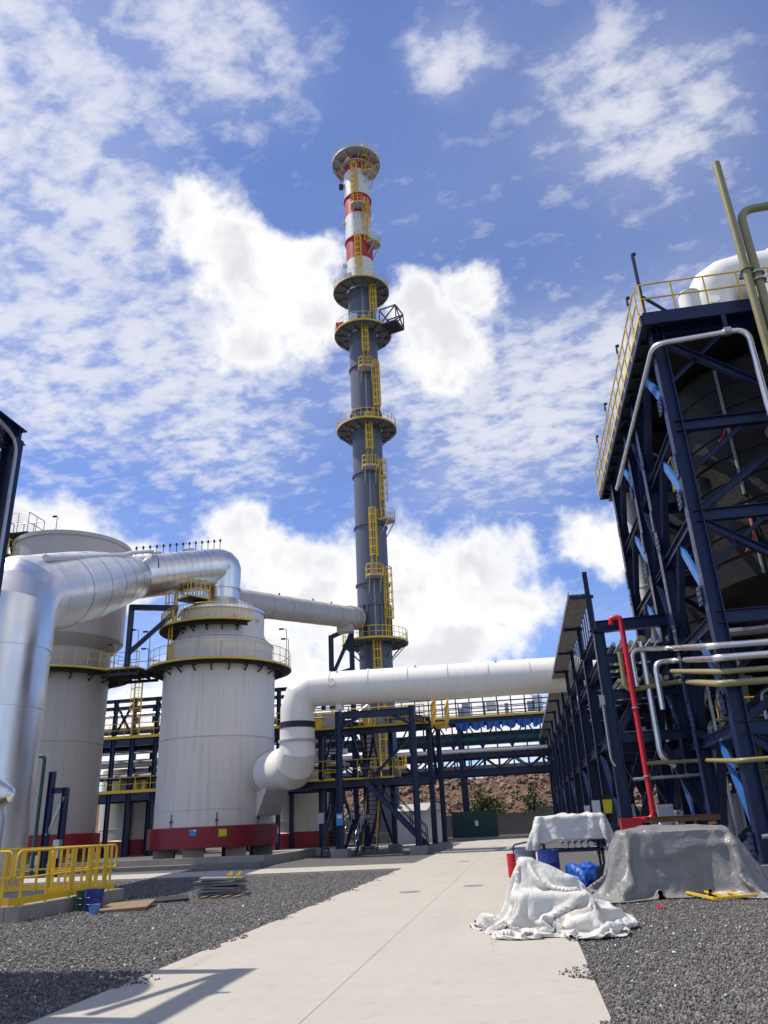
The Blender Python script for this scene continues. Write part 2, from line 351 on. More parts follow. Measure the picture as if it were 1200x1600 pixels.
def part(name, parent, loc=None):
    """an Empty part for pieces that belong together"""
    o = bpy.data.objects.new(name, None); COL.objects.link(o); L = Vector(loc) if loc is not None else wl(parent)
    o.location = L - wl(parent); o.parent = parent; WL[o.name] = L; return o
def copy_at(o, parent, world):
    """another object that shares this one's mesh"""
    c = o.copy(); COL.objects.link(c); c.parent = parent; c.location = Vector(world) - wl(parent); WL[c.name] = Vector(world); return c
def struct(name, mb, mt, smooth=False):
    o = mb.build(name, mt, None, smooth=smooth); o['kind'] = 'structure'; return o
def arc(c, r, z, a0, a1, n): return [V(c[0] + r * math.cos(a0 + (a1 - a0) * i / n), c[1] + r * math.sin(a0 + (a1 - a0) * i / n), z) for i in range(n + 1)]
def fillet(pts, r, n=5):
    """round the corners of a path"""
    P = [Vector(p) for p in pts]; o = [P[0]]
    for i in range(1, len(P) - 1):
        a, b = (P[i - 1] - P[i]), (P[i + 1] - P[i]); d = min(r, a.length * 0.49, b.length * 0.49)
        A, B = P[i] + a.normalized() * d, P[i] + b.normalized() * d
        for k in range(n + 1):
            t = k / n; o.append(A * (1 - t) ** 2 + P[i] * 2 * t * (1 - t) + B * t * t)
    return o + [P[-1]]
def resample(pts, sp):
    P = [Vector(p) for p in pts]; o = [P[0]]
    for a, b in zip(P, P[1:]):
        n = max(1, round((b - a).length / sp))
        for k in range(1, n + 1): o.append(a.lerp(b, k / n))
    return o
def railing(parent, pts, h=1.1, sp=1.3, mt=None, r=0.024, split=False, kick=True, corner=0.0, seg=6, mid=1):
    """handrail: posts, top rail, knee rail(s) and toe board along a path at deck level"""
    mt = mt or YEL; P = [Vector(p) for p in pts]; up = Vector((0, 0, 1))
    rails = MB(); rails.tube([p + up * h for p in P], r, seg)
    for k in range(mid): rails.tube([p + up * h * (k + 1) / (mid + 1) for p in P], r * 0.85, seg)
    if kick:
        for a, b in zip(P, P[1:]): rails.bar(a + up * 0.07, b + up * 0.07, 0.012, 0.13)
    Q = resample(P, sp)
    if not split:
        for p in Q: rails.tube([p, p + up * h], r, seg)
        return rails.build('railing', mt, parent)
    o = rails.build('rail', mt, parent)
    pm = MB().tube([(0, 0, -0.12), (0, 0, h)], r * 1.1, seg); first = None
    for p in Q:
        if first is None:
            me = bpy.data.meshes.new('post'); me.from_pydata(pm.v, [], pm.f); me.materials.append(mt); me.shade_smooth(); first = place('post', me, parent, p)
        else: copy_at(first, parent, p)
    return o
def ladder(parent, p0, p1, n, w=0.5, mt=None, cage=True, t=0.045, name='ladder', cage_from=2.2, k_=1.0):
    """vertical ladder standing off a wall; n points away from the wall"""
    mt = mt or YEL; p0, p1, n = Vector(p0), Vector(p1), Vector(n).normalized(); s_ = Vector((0, 0, 1)).cross(n).normalized(); b = MB()
    for k in (-1, 1): b.bar(p0 + s_ * k * w / 2, p1 + s_ * k * w / 2, t, t * 1.4, n)
    L = (p1 - p0).length
    for i in range(1, int(L / 0.3)): 
        q = p0 + Vector((0, 0, 0.3 * i)); b.bar(q - s_ * w / 2, q + s_ * w / 2, 0.028)
    o = b.build(name, mt, parent, smooth=False)
    if cage and L > cage_from + 0.8:
        c = MB(); hoop = [s_ * (w * 0.72 * math.cos(a)) + n * (0.36 + 0.38 * math.sin(a)) if 0 <= a <= math.pi else None for a in [math.pi * i / 8 for i in range(9)]]
        pts = [s_ * w / 2] + [Vector(x) for x in hoop] + [s_ * -w / 2]; z = cage_from
        zs = []
        while z < L: zs.append(z); z += 0.9
        zs.append(L)
        for z in zs:
            q = p0 + Vector((0, 0, z))
            for a, e in zip(pts, pts[1:]): c.bar(q + a, q + e, 0.016 * k_, 0.06 * k_)
        for k in (1, 3, 5, 7, 9): c.bar(p0 + Vector((0, 0, zs[0])) + pts[k], p0 + Vector((0, 0, zs[-1])) + pts[k], 0.045 * k_, 0.016 * k_)
        c.build('ladder_cage', mt, o, smooth=False)
    return o
def facing(x, y):
    """unit vector on the ground from a place towards where the photographer stands, and the one to its right hand"""
    d = Vector((-x, -y, 0)).normalized(); return d, Vector((-d.y, d.x, 0))

# ---------------------------------------------------------------- setting: ground, road, bank, hills
struct('ground', MB().add([(-400, -60, 0), (400, -60, 0), (400, 700, 0), (-400, 700, 0)], [(0, 1, 2, 3)]), GRAVEL)
road = bpy.data.objects.new('road', None); COL.objects.link(road); road['kind'] = 'structure'; WL['road'] = V(0, 0, 0)
XL, XM, XR = -4.76, -2.11, 0.54
def slab(x0, x1, y0, y1, j=0.0018, z=0.03):
    b = MB(); e = 0.004
    b.add([(x0 + j, y0 + j, 0), (x1 - j, y0 + j, 0), (x1 - j, y1 - j, 0), (x0 + j, y1 - j, 0),
           (x0 + j, y0 + j, z - e), (x1 - j, y0 + j, z - e), (x1 - j, y1 - j, z - e), (x0 + j, y1 - j, z - e),
           (x0 + j + e, y0 + j + e, z), (x1 - j - e, y0 + j + e, z), (x1 - j - e, y1 - j - e, z), (x0 + j + e, y1 - j - e, z)],
          [(0, 1, 5, 4), (1, 2, 6, 5), (2, 3, 7, 6), (3, 0, 4, 7), (4, 5, 9, 8), (5, 6, 10, 9), (6, 7, 11, 10), (7, 4, 8, 11), (8, 9, 10, 11)])
    return b.build('slab', ROAD, road, smooth=False)
y = -4.0
while y < 62:
    slab(XL, XM, y, y + 6.6); slab(XM, XR, y, y + 6.6); y += 6.6
x = -4.77
while x > -46: slab(x - 5.5, x, 31.4, 34.9, z=0.026); x -= 5.5
for i in range(6): slab(-20 + i * 6, -14 + i * 6, 62.1, 67.5, z=0.026)
bank = MB(); nx, ny = 90, 26
rnd = random.Random(3)
hs = [[0] * (ny + 1) for _ in range(nx + 1)]
for i in range(nx + 1):
    for k in range(ny + 1):
        x = -90 + 190 * i / nx; t = k / ny; y = 92 + 24 * t
        z = min(1, t * 1.9) * 6.9 + (rnd.random() - 0.5) * 0.55 * (0.15 + min(1, t * 4)) + 0.5 * math.sin(x * 0.21) * t + 0.35 * math.sin(x * 0.6 + 3 * t)
        if k == 0: z = -0.3
        hs[i][k] = (x, y + (rnd.random() - 0.5) * 0.6, z)
bank.add([hs[i][k] for i in range(nx + 1) for k in range(ny + 1)], [(i * (ny + 1) + k, (i + 1) * (ny + 1) + k, (i + 1) * (ny + 1) + k + 1, i * (ny + 1) + k + 1) for i in range(nx) for k in range(ny)])
struct('hill_bank', bank, EARTH)
far = MB(); n = 60; pts = []
for i in range(n + 1):
    x = -420 + 840 * i / n; h = 17 + 10 * math.sin(i * 0.35 + 1) + 5 * math.sin(i * 0.9) + (14 if i < 24 else 0) * (1 - i / 24 if i < 24 else 0)
    pts.append((x, h))
far.add([(x, 520, -1) for x, h in pts] + [(x, 600, max(4, h)) for x, h in pts] + [(x, 760, -1) for x, h in pts], [(r * (n + 1) + i, r * (n + 1) + i + 1, (r + 1) * (n + 1) + i + 1, (r + 1) * (n + 1) + i) for r in range(2) for i in range(n)])
struct('far_hills', far, FRIDGE, smooth=True)
# loose stones: real crushed rock near the camera, one mass
def stones(name, label, n, sampler, smin, smax, mt, seed, zoff=0.3, cat='gravel'):
    r = np.random.default_rng(seed); P = sampler(r, n); n = len(P)
    o = np.array([(1, 0, 0), (-1, 0, 0), (0, 1, 0), (0, -1, 0), (0, 0, 1), (0, 0, -1)], float)
    F = np.array([(0, 2, 4), (2, 1, 4), (1, 3, 4), (3, 0, 4), (2, 0, 5), (1, 2, 5), (3, 1, 5), (0, 3, 5)])
    s = (smin + (smax - smin) * r.random(n) ** 2)[:, None, None]
    v = o[None] * (0.55 + 0.9 * r.random((n, 6, 1))) + (r.random((n, 6, 3)) - 0.5) * 0.5
    v[..., 2] *= 0.7
    q = r.random((n, 3)) * 6.28
    for ax in range(3):
        c, si = np.cos(q[:, ax])[:, None], np.sin(q[:, ax])[:, None]; i, k = (ax + 1) % 3, (ax + 2) % 3
        a, b2 = v[..., i].copy(), v[..., k].copy(); v[..., i] = a * c - b2 * si; v[..., k] = a * si + b2 * c
    v = v * s * 0.5 + P[:, None, :]; v[..., 2] += s[..., 0] * zoff * 0.5
    f = (F[None] + (np.arange(n) * 6)[:, None, None]).reshape(-1, 3)
    me = bpy.data.meshes.new(name); me.vertices.add(n * 6); me.vertices.foreach_set('co', v.reshape(-1))
    me.loops.add(len(f) * 3); me.loops.foreach_set('vertex_index', f.reshape(-1).astype(np.int32))
    me.polygons.add(len(f)); me.polygons.foreach_set('loop_start', np.arange(0, len(f) * 3, 3, dtype=np.int32))
    me.update(calc_edges=True); me.materials.append(mt)
    return tag(place(name, me), label, cat, kind='stuff')
def s_left(r, n):
    y = 6.5 + 24 * r.random(n) ** 1.7; x = XL - 0.02 - r.random(n) * (3.5 + 0.55 * y) + 0
    ed = 0.10 * np.sin(y * 2.1) + 0.07 * np.sin(y * 5.3 + 1); edge = (r.random(n) < 0.02) & (ed > 0.02); x = np.where(edge, XL + r.random(n) ** 2 * ed * 2.2, x)
    return np.stack([x, y, np.where(edge, 0.03, 0.0)], 1)
def s_right(r, n):
    y = 6.5 + 13 * r.random(n) ** 1.5; x = XR + 0.02 + r.random(n) * (1.2 + 0.30 * y)
    ed = 0.10 * np.sin(y * 2.1) + 0.07 * np.sin(y * 5.3 + 1); edge = (r.random(n) < 0.02) & (ed > 0.02); x = np.where(edge, XR - r.random(n) ** 2 * ed * 2.2, x)
    return np.stack([x, y, np.where(edge, 0.03, 0.0)], 1)
stones('gravel', 'dark crushed stone bed left of the concrete road', 120000, s_left, 0.014, 0.055, STONE, 1)
stones('gravel', 'dark crushed stone bed right of the concrete road', 80000, s_right, 0.014, 0.05, STONE, 2)
def s_pale(r, n):
    y = 8 + 12 * r.random(n) ** 1.3; left = r.random(n) < 0.6
    return np.stack([np.where(left, XL - 0.3 - r.random(n) * 7, XR + 0.3 + r.random(n) * 4), y, np.full(n, 0.02)], 1)
stones('pale_gravel', 'scattered pale chippings among the dark stones', 500, s_pale, 0.02, 0.05, SIGNW, 4)
def s_bank(r, n):
    x = -40 + 80 * r.random(n); t = r.random(n) * 0.9; y = 92 + 24 * t
    return np.stack([x, y - 0.2, np.minimum(1, t * 1.9) * 6.9 + 0.5 * np.sin(x * 0.21) * t + 0.35 * np.sin(x * 0.6 + 3 * t)], 1)
stones('scree', 'broken red brown rock strewn over the earth bank', 9000, s_bank, 0.15, 0.9, SCREE, 5, cat='rocks')

# ---------------------------------------------------------------- banded stack
def bracket(b, c, n, z, r0, r1, drop, w=0.08):
    """gallery strut: arm out at z and diagonal back to the shell"""
    a0, a1 = V(c[0], c[1], z) + n * r0, V(c[0], c[1], z) + n * r1
    b.bar(a0, a1, w, w * 1.6); b.bar(V(c[0], c[1], z - drop) + n * r0, V(c[0], c[1], z) + n * (r1 - 0.15), w, w)
SX, SY, SR = -13.0, 75.0, 1.68
CH = (SX, SY)
chim = thing('chimney', 'tall slate grey smokestack with red and white bands near its top', 'chimney', (SX, SY, 0))
fd, fr = facing(SX, SY)
def at_phi(deg): a = R(deg); return fd * math.cos(a) + fr * math.sin(a)
segs = [(0.5, 15.4, STACK), (15.4, 18.3, STACK), (18.3, 22.25, STACK), (22.25, 24.6, STACK), (24.6, 31.0, STACK), (31.0, 37.1, STACK), (37.1, 44.9, STACK), (44.9, 50.8, STACK), (50.8, 55.7, STACK), (55.7, 61.9, STACK),
        (61.9, 66.5, STACKW), (66.5, 69.6, RED), (69.6, 73.6, STACKW), (73.6, 76.5, RED), (76.5, 80.9, STACKW), (80.9, 84.6, RED)]
for i, (z0, z1, mt) in enumerate(segs):
    prof = [(SR, z0), (SR, z1)]
    if i == len(segs) - 1: prof += [(SR - 0.12, z1), (SR - 0.12, z1 - 2.5), (0.0, z1 - 2.5)]
    MB().lathe((SX, SY, 0), prof, 40).build('shell_segment', mt, chim)
for z, mt in ((22.25, STACK), (24.6, STACK), (31.0, STACK), (37.1, STACK), (44.9, STACK), (50.8, STACK), (69.7, RED), (76.6, RED), (82.0, DUCTG), (15.4, STACK)):
    MB().ring((SX, SY, z - 0.09), SR - 0.02, SR + (0.14 if mt is not DUCTG else 0.5), 0.18, 40).build('flange', mt, chim)
MB().ring((SX, SY, 0), 0.2, 2.5, 0.9, 8).build('plinth', CONCD, chim)
def gallery(z, ro, mt_edge, nb=12, rail=YEL, ri=SR + 0.05):
    p = MB().ring((SX, SY, z), ri, ro, 0.09, 32).build('gallery', GALVD if z < 80 else PANEL, chim)
    MB().ring((SX, SY, z - 0.02), ro + 0.004, ro + 0.05, 0.2, 32).build('toe_board', mt_edge, p)
    b = MB()
    for k in range(nb):
        n = at_phi(360 * k / nb + 8); bracket(b, CH, n, z - 0.1, SR, ro - 0.02, 1.5, 0.09)
    b.ring((SX, SY, z - 0.16), ro - 0.35, ro - 0.27, 0.14, 32)
    b.build('bracket', STACK if z < 62.5 else DUCTG, p, smooth=False)
    railing(p, arc(CH, ro - 0.03, z + 0.09, 0, 2 * math.pi, 32), 1.15, 0.9, rail, 0.026, kick=False)
    return p
gallery(18.4, 3.32, YEL); gallery(42.8, 3.36, YEL); gB = gallery(55.7, 3.38, YEL, rail=CREAM); gallery(62.0, 3.4, YEL, rail=CREAM); gallery(83.0, 3.17, CREAM, 10, CREAM)
def rest_platform(z, deg, mt=YEL, w=1.7, dp=1.25):
    n = at_phi(deg); s = V(-n.y, n.x, 0); c = V(SX, SY, z) + n * (SR - 0.1)
    P = [c + s * w / 2, c + s * w / 2 + n * dp * 0.75, c + s * w * 0.3 + n * dp, c - s * w * 0.3 + n * dp, c - s * w / 2 + n * dp * 0.75, c - s * w / 2]
    b = MB(); k = len(P)
    b.add(P + [q + V(0, 0, 0.1) for q in P], [tuple(range(k - 1, -1, -1)), tuple(range(k, 2 * k))] + [(i, (i + 1) % k, (i + 1) % k + k, i + k) for i in range(k)])
    p = b.build('rest_platform', DUCTG, chim, smooth=False)
    railing(p, [q + V(0, 0, 0.1) for q in P], 1.15, 0.55, mt, 0.028)
    b = MB()
    for e in (-1, 1): b.bar(c + s * e * w * 0.34 + V(0, 0, -1.5), c + s * e * w * 0.34 + n * dp * 0.9, 0.09)
    b.build('strut', DUCTG, p, smooth=False)
C0, RT = 6, 44
rests = [(24.9, C0), (31.3, RT + 12), (37.2, C0), (49.8, C0), (68.6, RT + 14), (74.0, C0 - 6), (80.0, RT + 10)]
for z, a in rests: rest_platform(z, a)
lad = [(12.5, 18.5, C0 - 2), (18.5, 26.0, RT), (25.0, 32.4, C0), (31.4, 38.3, RT), (37.3, 43.9, C0), (42.9, 50.9, RT - 8), (49.9, 56.8, C0), (55.8, 63.1, RT - 6), (62.1, 69.7, C0 - 10), (68.7, 75.1, RT - 16), (74.1, 81.1, C0 - 14), (80.1, 84.2, RT - 14)]
for z0, z1, a in lad:
    n = at_phi(a); ladder(chim, V(SX, SY, z0) + n * (SR + 0.24), V(SX, SY, z1) + n * (SR + 0.24), n, 0.55, YEL, t=0.08, k_=1.7)
b = MB()                                              # cable run down the shell
for a in (2, 5): b.tube([V(SX, SY, 19) + at_phi(a) * (SR + 0.09), V(SX, SY, 61.5) + at_phi(a) * (SR + 0.09)], 0.035, 5)
b.build('cable_run', GALV, chim)
b = MB()
for a in (-40, -22, 25, 50, 75):
    n = at_phi(a); b.bar(V(SX, SY, 18.6) + n * (SR + 0.1), V(SX, SY, 22.15) + n * (SR + 0.1), 0.22, 0.16, n)
b.build('stiffener', STACK, chim, smooth=False)
n = at_phi(64); s = V(-n.y, n.x, 0); q = V(SX, SY, 55.7) + n * 2.2     # sampling cabin frame on the upper gallery
b = MB(); C8 = [q + s * a + n * d + V(0, 0, h) for h in (0, 2.1) for a, d in ((-1.1, 0.6), (1.1, 0.6), (1.1, 2.7), (-1.1, 2.7))]
for i, j in ((0, 1), (1, 2), (2, 3), (3, 0), (4, 5), (5, 6), (6, 7), (7, 4), (0, 4), (1, 5), (2, 6), (3, 7), (1, 6), (2, 5), (3, 6), (2, 7), (0, 7)): b.bar(C8[i], C8[j], 0.13)
f = b.build('access_frame', STACK, gB, smooth=False)
MB().add([p + V(0, 0, 0.05) for p in C8[:4]] + [p + V(0, 0, -0.05) for p in C8[:4]], [(0, 1, 2, 3), (7, 6, 5, 4), (0, 1, 5, 4), (1, 2, 6, 5), (2, 3, 7, 6), (3, 0, 4, 7)]).build('deck', GRATE, gB, smooth=False)
for z in (66.2, 73.0, 79.5):
    n = at_phi(-84); MB().box(V(SX, SY, z) + n * (SR + 0.22), (0.4, 0.4, 0.5)).build('warning_light', STACKW, chim)
n = at_phi(-80); b = MB().tube([V(SX, SY, 79.2) + n * 1.9, V(SX, SY, 83) + n * 3.1], 0.05, 5).box(V(SX, SY, 79) + n * 2.1, (0.5, 0.5, 0.6)); b.build('hoist', BLACK, chim)
n = at_phi(60); MB().box(V(SX, SY, 62.6) + at_phi(-30) * 3.0, (0.9, 0.5, 0.7)).build('cabinet', STACKW, chim)
MB().box(V(SX, SY, 56.3) + at_phi(-62) * 3.0, (0.9, 0.5, 0.8)).build('cabinet', PIPERED, chim)
MB().box(V(SX, SY, 56.4) + at_phi(-20) * 3.0, (0.8, 0.5, 0.9)).build('cabinet', STACKW, chim)

# ---------------------------------------------------------------- converter tank in front
def lamp_pole(parent, p, h=2.1, mt=None, lean=0.3, head=True, r=0.03):
    b = MB(); p = Vector(p)
    b.tube(fillet([p, p + V(0, 0, h), p + V(-lean, 0, h + 0.06)], 0.15, 4), r, 6)
    o = b.build('lamp_pole', mt or GALV, parent)
    if head: MB().box(p + V(-lean - 0.1, 0, h + 0.04), (0.3, 0.14, 0.1)).build('lamp_head', BLACK, o)
    return o
TX, TY = -20.4, 52.0
t1 = thing('process_tank', 'big grey white converter tank on red base ring with stepped conical top', 'tank', (TX, TY, 0))
tf, tr = facing(TX, TY)
def t_phi(deg, f=None, r=None): a = R(deg); return (f or tf) * math.cos(a) + (r or tr) * math.sin(a)
MB().lathe((TX, TY, 0), [(3.9, 1.95), (3.9, 7.35)], 72).build('shell', TANK, t1)
MB().lathe((TX, TY, 0), [(3.93, 7.35), (3.95, 7.42), (3.9, 7.5), (3.9, 12.6)], 72).build('shell', TANK, t1)
MB().lathe((TX, TY, 0), [(3.72, 12.3), (3.72, 13.8), (3.66, 14.0), (3.4, 14.12)], 72).build('shoulder', TANK, t1)
MB().lathe((TX, TY, 0), [(3.4, 14.12), (3.08, 14.75), (3.08, 16.25)], 72).build('drum', TANK, t1)
MB().lathe((TX, TY, 0), [(3.16, 16.2), (3.16, 16.4), (3.05, 16.45), (1.2, 17.5)], 72).build('cone', SILVER, t1)
MB().lathe((TX, TY, 0), [(1.2, 17.45), (1.2, 18.5)], 40).build('spigot', SILVER, t1)
for z in (2.95, 14.15, 13.85): MB().ring((TX, TY, z), 3.0, (3.925 if z < 5 else (3.44 if z > 14 else 3.75)), 0.07, 72).build('band', TANK, t1)
b_ring = MB().lathe((TX, TY, 0), [(3.8, 0.72), (4.24, 0.72), (4.24, 1.93), (3.8, 1.95)], 72).build('base_ring', DRED, t1)
first = None
for k in range(8):
    n = t_phi(-66 + 45 * k); c = V(TX, TY, 0) + n * 3.35
    MB().box((c.x, c.y, 0.37), (1.25, 1.25, 0.72), math.atan2(tf.y, tf.x)).build('pier', BRICK, t1, smooth=False)
def ring_sign(t, f, r, Rr, deg, z, w, h, mt, nm='sign'):
    n = t_phi(deg, f, r); s = V(-n.y, n.x, 0); c = V(*wl(t)) + n * (Rr + 0.03); c.z = z
    MB().bar(c - s * w / 2, c + s * w / 2, 0.02, h).build(nm, mt, t, smooth=False)
ring_sign(t1, tf, tr, 4.24, -17, 1.6, 0.42, 0.36, SIGNB); ring_sign(t1, tf, tr, 4.24, -17.2, 1.74, 0.44, 0.1, SIGNW)
ring_sign(t1, tf, tr, 4.24, 7, 1.55, 0.5, 0.42, SIGNY); ring_sign(t1, tf, tr, 4.24, 75, 1.5, 0.5, 0.4, SIGNW)
for dg in (-42, 2, 44):
    n = t_phi(dg); c = V(TX, TY, 0) + n * 3.98; MB().tube([(c.x, c.y, 1.95), (c.x, c.y, 2.75)], 0.03, 6).box((c.x, c.y, 2.3), (0.14, 0.14, 0.1)).build('holding_bolt', BLACK, t1)
def ring_deck(t, c, z, ri, ro, a0, a1, nb, rail_mt=YEL, nm='platform', f=None, r=None, h=1.1, n_seg=40, gap=None, sp=1.1):
    base = math.atan2((f or tf).y, (f or tf).x); A0, A1 = base + R(a0), base + R(a1); full = a1 - a0 >= 360
    p = MB().ring((c[0], c[1], z), ri, ro, 0.1, n_seg, A0, A1).build(nm, GRATE, t, smooth=False)
    MB().ring((c[0], c[1], z - 0.0), ro + 0.004, ro + 0.05, 0.13, n_seg, A0, A1).build('edge_channel', YEL, p, smooth=False)
    b = MB()
    for k in range(nb):
        an = A0 + (A1 - A0) * (k + 0.5) / nb; n = V(math.cos(an), math.sin(an), 0); bracket(b, c, n, z - 0.12, ri - 0.02, ri + (ro - ri) * 0.6, 0.4, 0.08)
    b.ring((c[0], c[1], z - 0.2), (ri + ro) / 2 - 0.06, (ri + ro) / 2 + 0.06, 0.16, n_seg, A0, A1)
    b.build('bracket', GRATE, p, smooth=False)
    if gap: railing(p, arc(c, ro - 0.05, z + 0.1, base + R(gap[0]), base + R(gap[1]), n_seg), h, sp, rail_mt, 0.026, kick=False)
    else: railing(p, arc(c, ro - 0.05, z + 0.1, A0, A1, n_seg), h, sp, rail_mt, 0.022, kick=False)
    return p
p1 = ring_deck(t1, (TX, TY), 12.15, 3.92, 5.05, 0, 360, 22)
p2 = ring_deck(t1, (TX, TY), 15.0, 3.1, 4.35, -118, 28, 8)
for dg, h in ((72, 2.0), (66, 2.6), (-78, 2.6), (-84, 1.5)):
    n = t_phi(dg); lamp_pole(t1, V(TX, TY, 12.25) + n * 5.0, h, GALV)
n = t_phi(-62); ladder(t1, V(TX, TY, 12.3) + n * 3.95, V(TX, TY, 16.2) + n * 3.95, n, 0.5, YEL, t=0.06, cage=False)
n = t_phi(-70); ladder(t1, V(TX, TY, 15.1) + n * 3.5, V(TX, TY, 18.9) + n * 3.5, n, 0.55, YEL, t=0.08, cage_from=0.8)
n = t_phi(-55); s = V(-n.y, n.x, 0); c = V(TX, TY, 17.1) + n * 2.5       # small upper landing beside the spigot
q = MB().box(c, (1.6, 1.6, 0.12), math.atan2(n.y, n.x)).build('landing', GRATE, t1, smooth=False)
railing(q, [c + n * 0.8 - s * 0.8, c + n * 0.8 + s * 0.8, c - n * 0.8 + s * 0.8, c - n * 0.8 - s * 0.8, c + n * 0.8 - s * 0.8], 1.1, 0.4, YEL, 0.04)
for dg in (18, 52): 
    n = t_phi(dg); c = V(TX, TY, 15.6) + n * 3.05; MB().tube([c, c + n * 0.35], 0.2, 14).ring((c.x + n.x * .3 - 0, c.y + n.y * .3, c.z - 0.03), 0.01, 0.1, 0.06, 8).build('nozzle', TANK, t1)
# wedge saddle under the inlet elbow and the inlet nozzle
NZ = V(-17.0, 51.7, 0); ni = V(-12.7 - NZ.x, 45 - NZ.y, 0).normalized(); si = V(-ni.y, ni.x, 0); c = NZ
b = MB(); prof = [(0.0, 2.45), (1.7, 2.45), (3.9, 4.0), (3.7, 4.4), (0.0, 4.4)]
k = len(prof); vs = [c + ni * a + si * (e * 0.75) + V(0, 0, z) for e in (-1, 1) for a, z in prof]
b.add(vs, [tuple(range(k)), tuple(range(2 * k - 1, k - 1, -1))] + [(i + k, (i + 1) % k + k, (i + 1) % k, i) for i in range(k)])
b.build('saddle', TANK, t1, smooth=False)
MB().tube([c + V(0, 0, 5.0), c + ni * 2.4 + V(0, 0, 5.0)], 1.30, 32).build('inlet_nozzle', TANK, t1)
MB().tube([c + ni * 2.3 + V(0, 0, 5.0), c + ni * 2.42 + V(0, 0, 5.0)], 1.36, 32).build('inlet_flange', DUCTG, t1)

# ---------------------------------------------------------------- second tank, left behind the bright duct
UX, UY = -31.7, 50.0
t2 = thing('process_tank', 'tall weathered grey tank behind the silver duct, wider open drum on top', 'tank', (UX, UY, 0))
uf, ur = facing(UX, UY)
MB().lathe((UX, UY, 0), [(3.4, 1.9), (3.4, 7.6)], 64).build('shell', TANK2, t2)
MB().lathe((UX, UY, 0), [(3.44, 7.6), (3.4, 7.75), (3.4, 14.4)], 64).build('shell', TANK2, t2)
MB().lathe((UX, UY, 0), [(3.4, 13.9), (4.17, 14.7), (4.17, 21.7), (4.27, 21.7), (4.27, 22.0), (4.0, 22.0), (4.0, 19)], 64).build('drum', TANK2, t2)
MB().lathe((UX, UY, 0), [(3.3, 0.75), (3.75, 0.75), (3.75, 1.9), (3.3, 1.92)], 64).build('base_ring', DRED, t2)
for k in range(8):
    n = t_phi(-66 + 45 * k, uf, ur); c = V(UX, UY, 0) + n * 2.9
    MB().box((c.x, c.y, 0.38), (1.2, 1.2, 0.74), math.atan2(uf.y, uf.x)).build('pier', BRICK, t2, smooth=False)
ring_deck(t2, (UX, UY), 12.15, 3.42, 4.9, -200, 200, 18, f=uf, r=ur)
c = V(-34.6, 47.4, 22.3); q = MB().box(c, (2.6, 2.0, 0.14)).build('top_platform', GRATE, t2, smooth=False)
railing(q, [c + V(-1.25, 0.95, 0.07), c + V(-1.25, -0.95, 0.07), c + V(1.25, -0.95, 0.07), c + V(1.25, 0.95, 0.07), c + V(-1.25, 0.95, 0.07)], 1.5, 0.9, GALV, 0.035, kick=False)
b = MB()
for e in (-1, 1): b.bar(c + V(e, 0.4, 0), c + V(e * 0.8, 1.4, -2.4), 0.14)
b.build('strut', GRATE, q, smooth=False)
c2 = V(-35.4, 46.6, 20.6); q2 = MB().box(c2, (1.8, 1.8, 0.14)).build('top_platform', GRATE, t2, smooth=False)
railing(q2, [c2 + V(-.85, -.85, .07), c2 + V(.85, -.85, .07), c2 + V(.85, .85, .07)], 1.2, 0.5, YEL, 0.04)
ladder(t2, (-35.2, 45.7, 20.7), (-35.2, 45.7, 24.0), (0, -1, 0), 0.6, YEL, t=0.1, cage=False)
lamp_pole(t2, c + V(-0.6, -0.9, 0.1), 2.7, GALV, 0.2, r=0.05); lamp_pole(t2, V(UX + 1.0, UY - 4.1, 21.9), 1.1, GALV, 0.1, r=0.035)
# walkway between the two tanks
wk = thing('walkway', 'high dark grating walkway with yellow rails linking the two grey tanks', 'walkway', (-26.4, 50.6, 12.1))
MB().box((-26.2, 49.9, 12.16), (2.9, 3.2, 0.1)).build('deck', GRATE, wk, smooth=False)
b = MB()
for k in range(5): b.bar((-27.6 + 0.7 * k, 48.3, 12.02), (-27.6 + 0.7 * k, 51.5, 12.02), 0.1, 0.16)
for k in range(3): b.bar((-27.6, 48.4 + 1.5 * k, 11.85), (-24.8, 48.4 + 1.5 * k, 11.85), 0.12, 0.2)
b.build('joist', GRATE, wk, smooth=False)
railing(wk, [(-27.6, 48.3, 12.21), (-24.8, 48.3, 12.21)], 1.1, 0.9, YEL, 0.028); railing(wk, [(-27.6, 51.5, 12.21), (-24.8, 51.5, 12.21)], 1.1, 0.9, YEL, 0.028)
lamp_pole(wk, (-26.6, 48.3, 12.2), 1.7, GALV); lamp_pole(wk, (-25.0, 48.3, 12.2), 2.6, GALV)
# two more tanks seen low between the steelwork
for x, y, r, zt, lb in ((-20.4, 72.5, 3.3, 7.6, 'cream tank low behind the steel frame, right of the front tank'), (-36.0, 73, 3.8, 7.4, 'cream tank low in the gap between the two grey tanks')):
    t = thing('storage_tank', lb, 'tank', (x, y, 0), 'low tanks behind the pipe rack')
    MB().lathe((x, y, 0), [(r, 1.3), (r, zt), (r - 0.4, zt + 0.5), (0, zt + 0.8)], 48).build('shell', CREAM, t)
    MB().lathe((x, y, 0), [(r - 0.2, 0.0), (r + 0.12, 0.0), (r + 0.12, 1.2), (r, 1.3)], 48).build('base_ring', DRED, t)
    MB().ring((x, y, 2.2), r - 0.1, r + 0.03, 0.06, 48).build('band', CREAM, t)

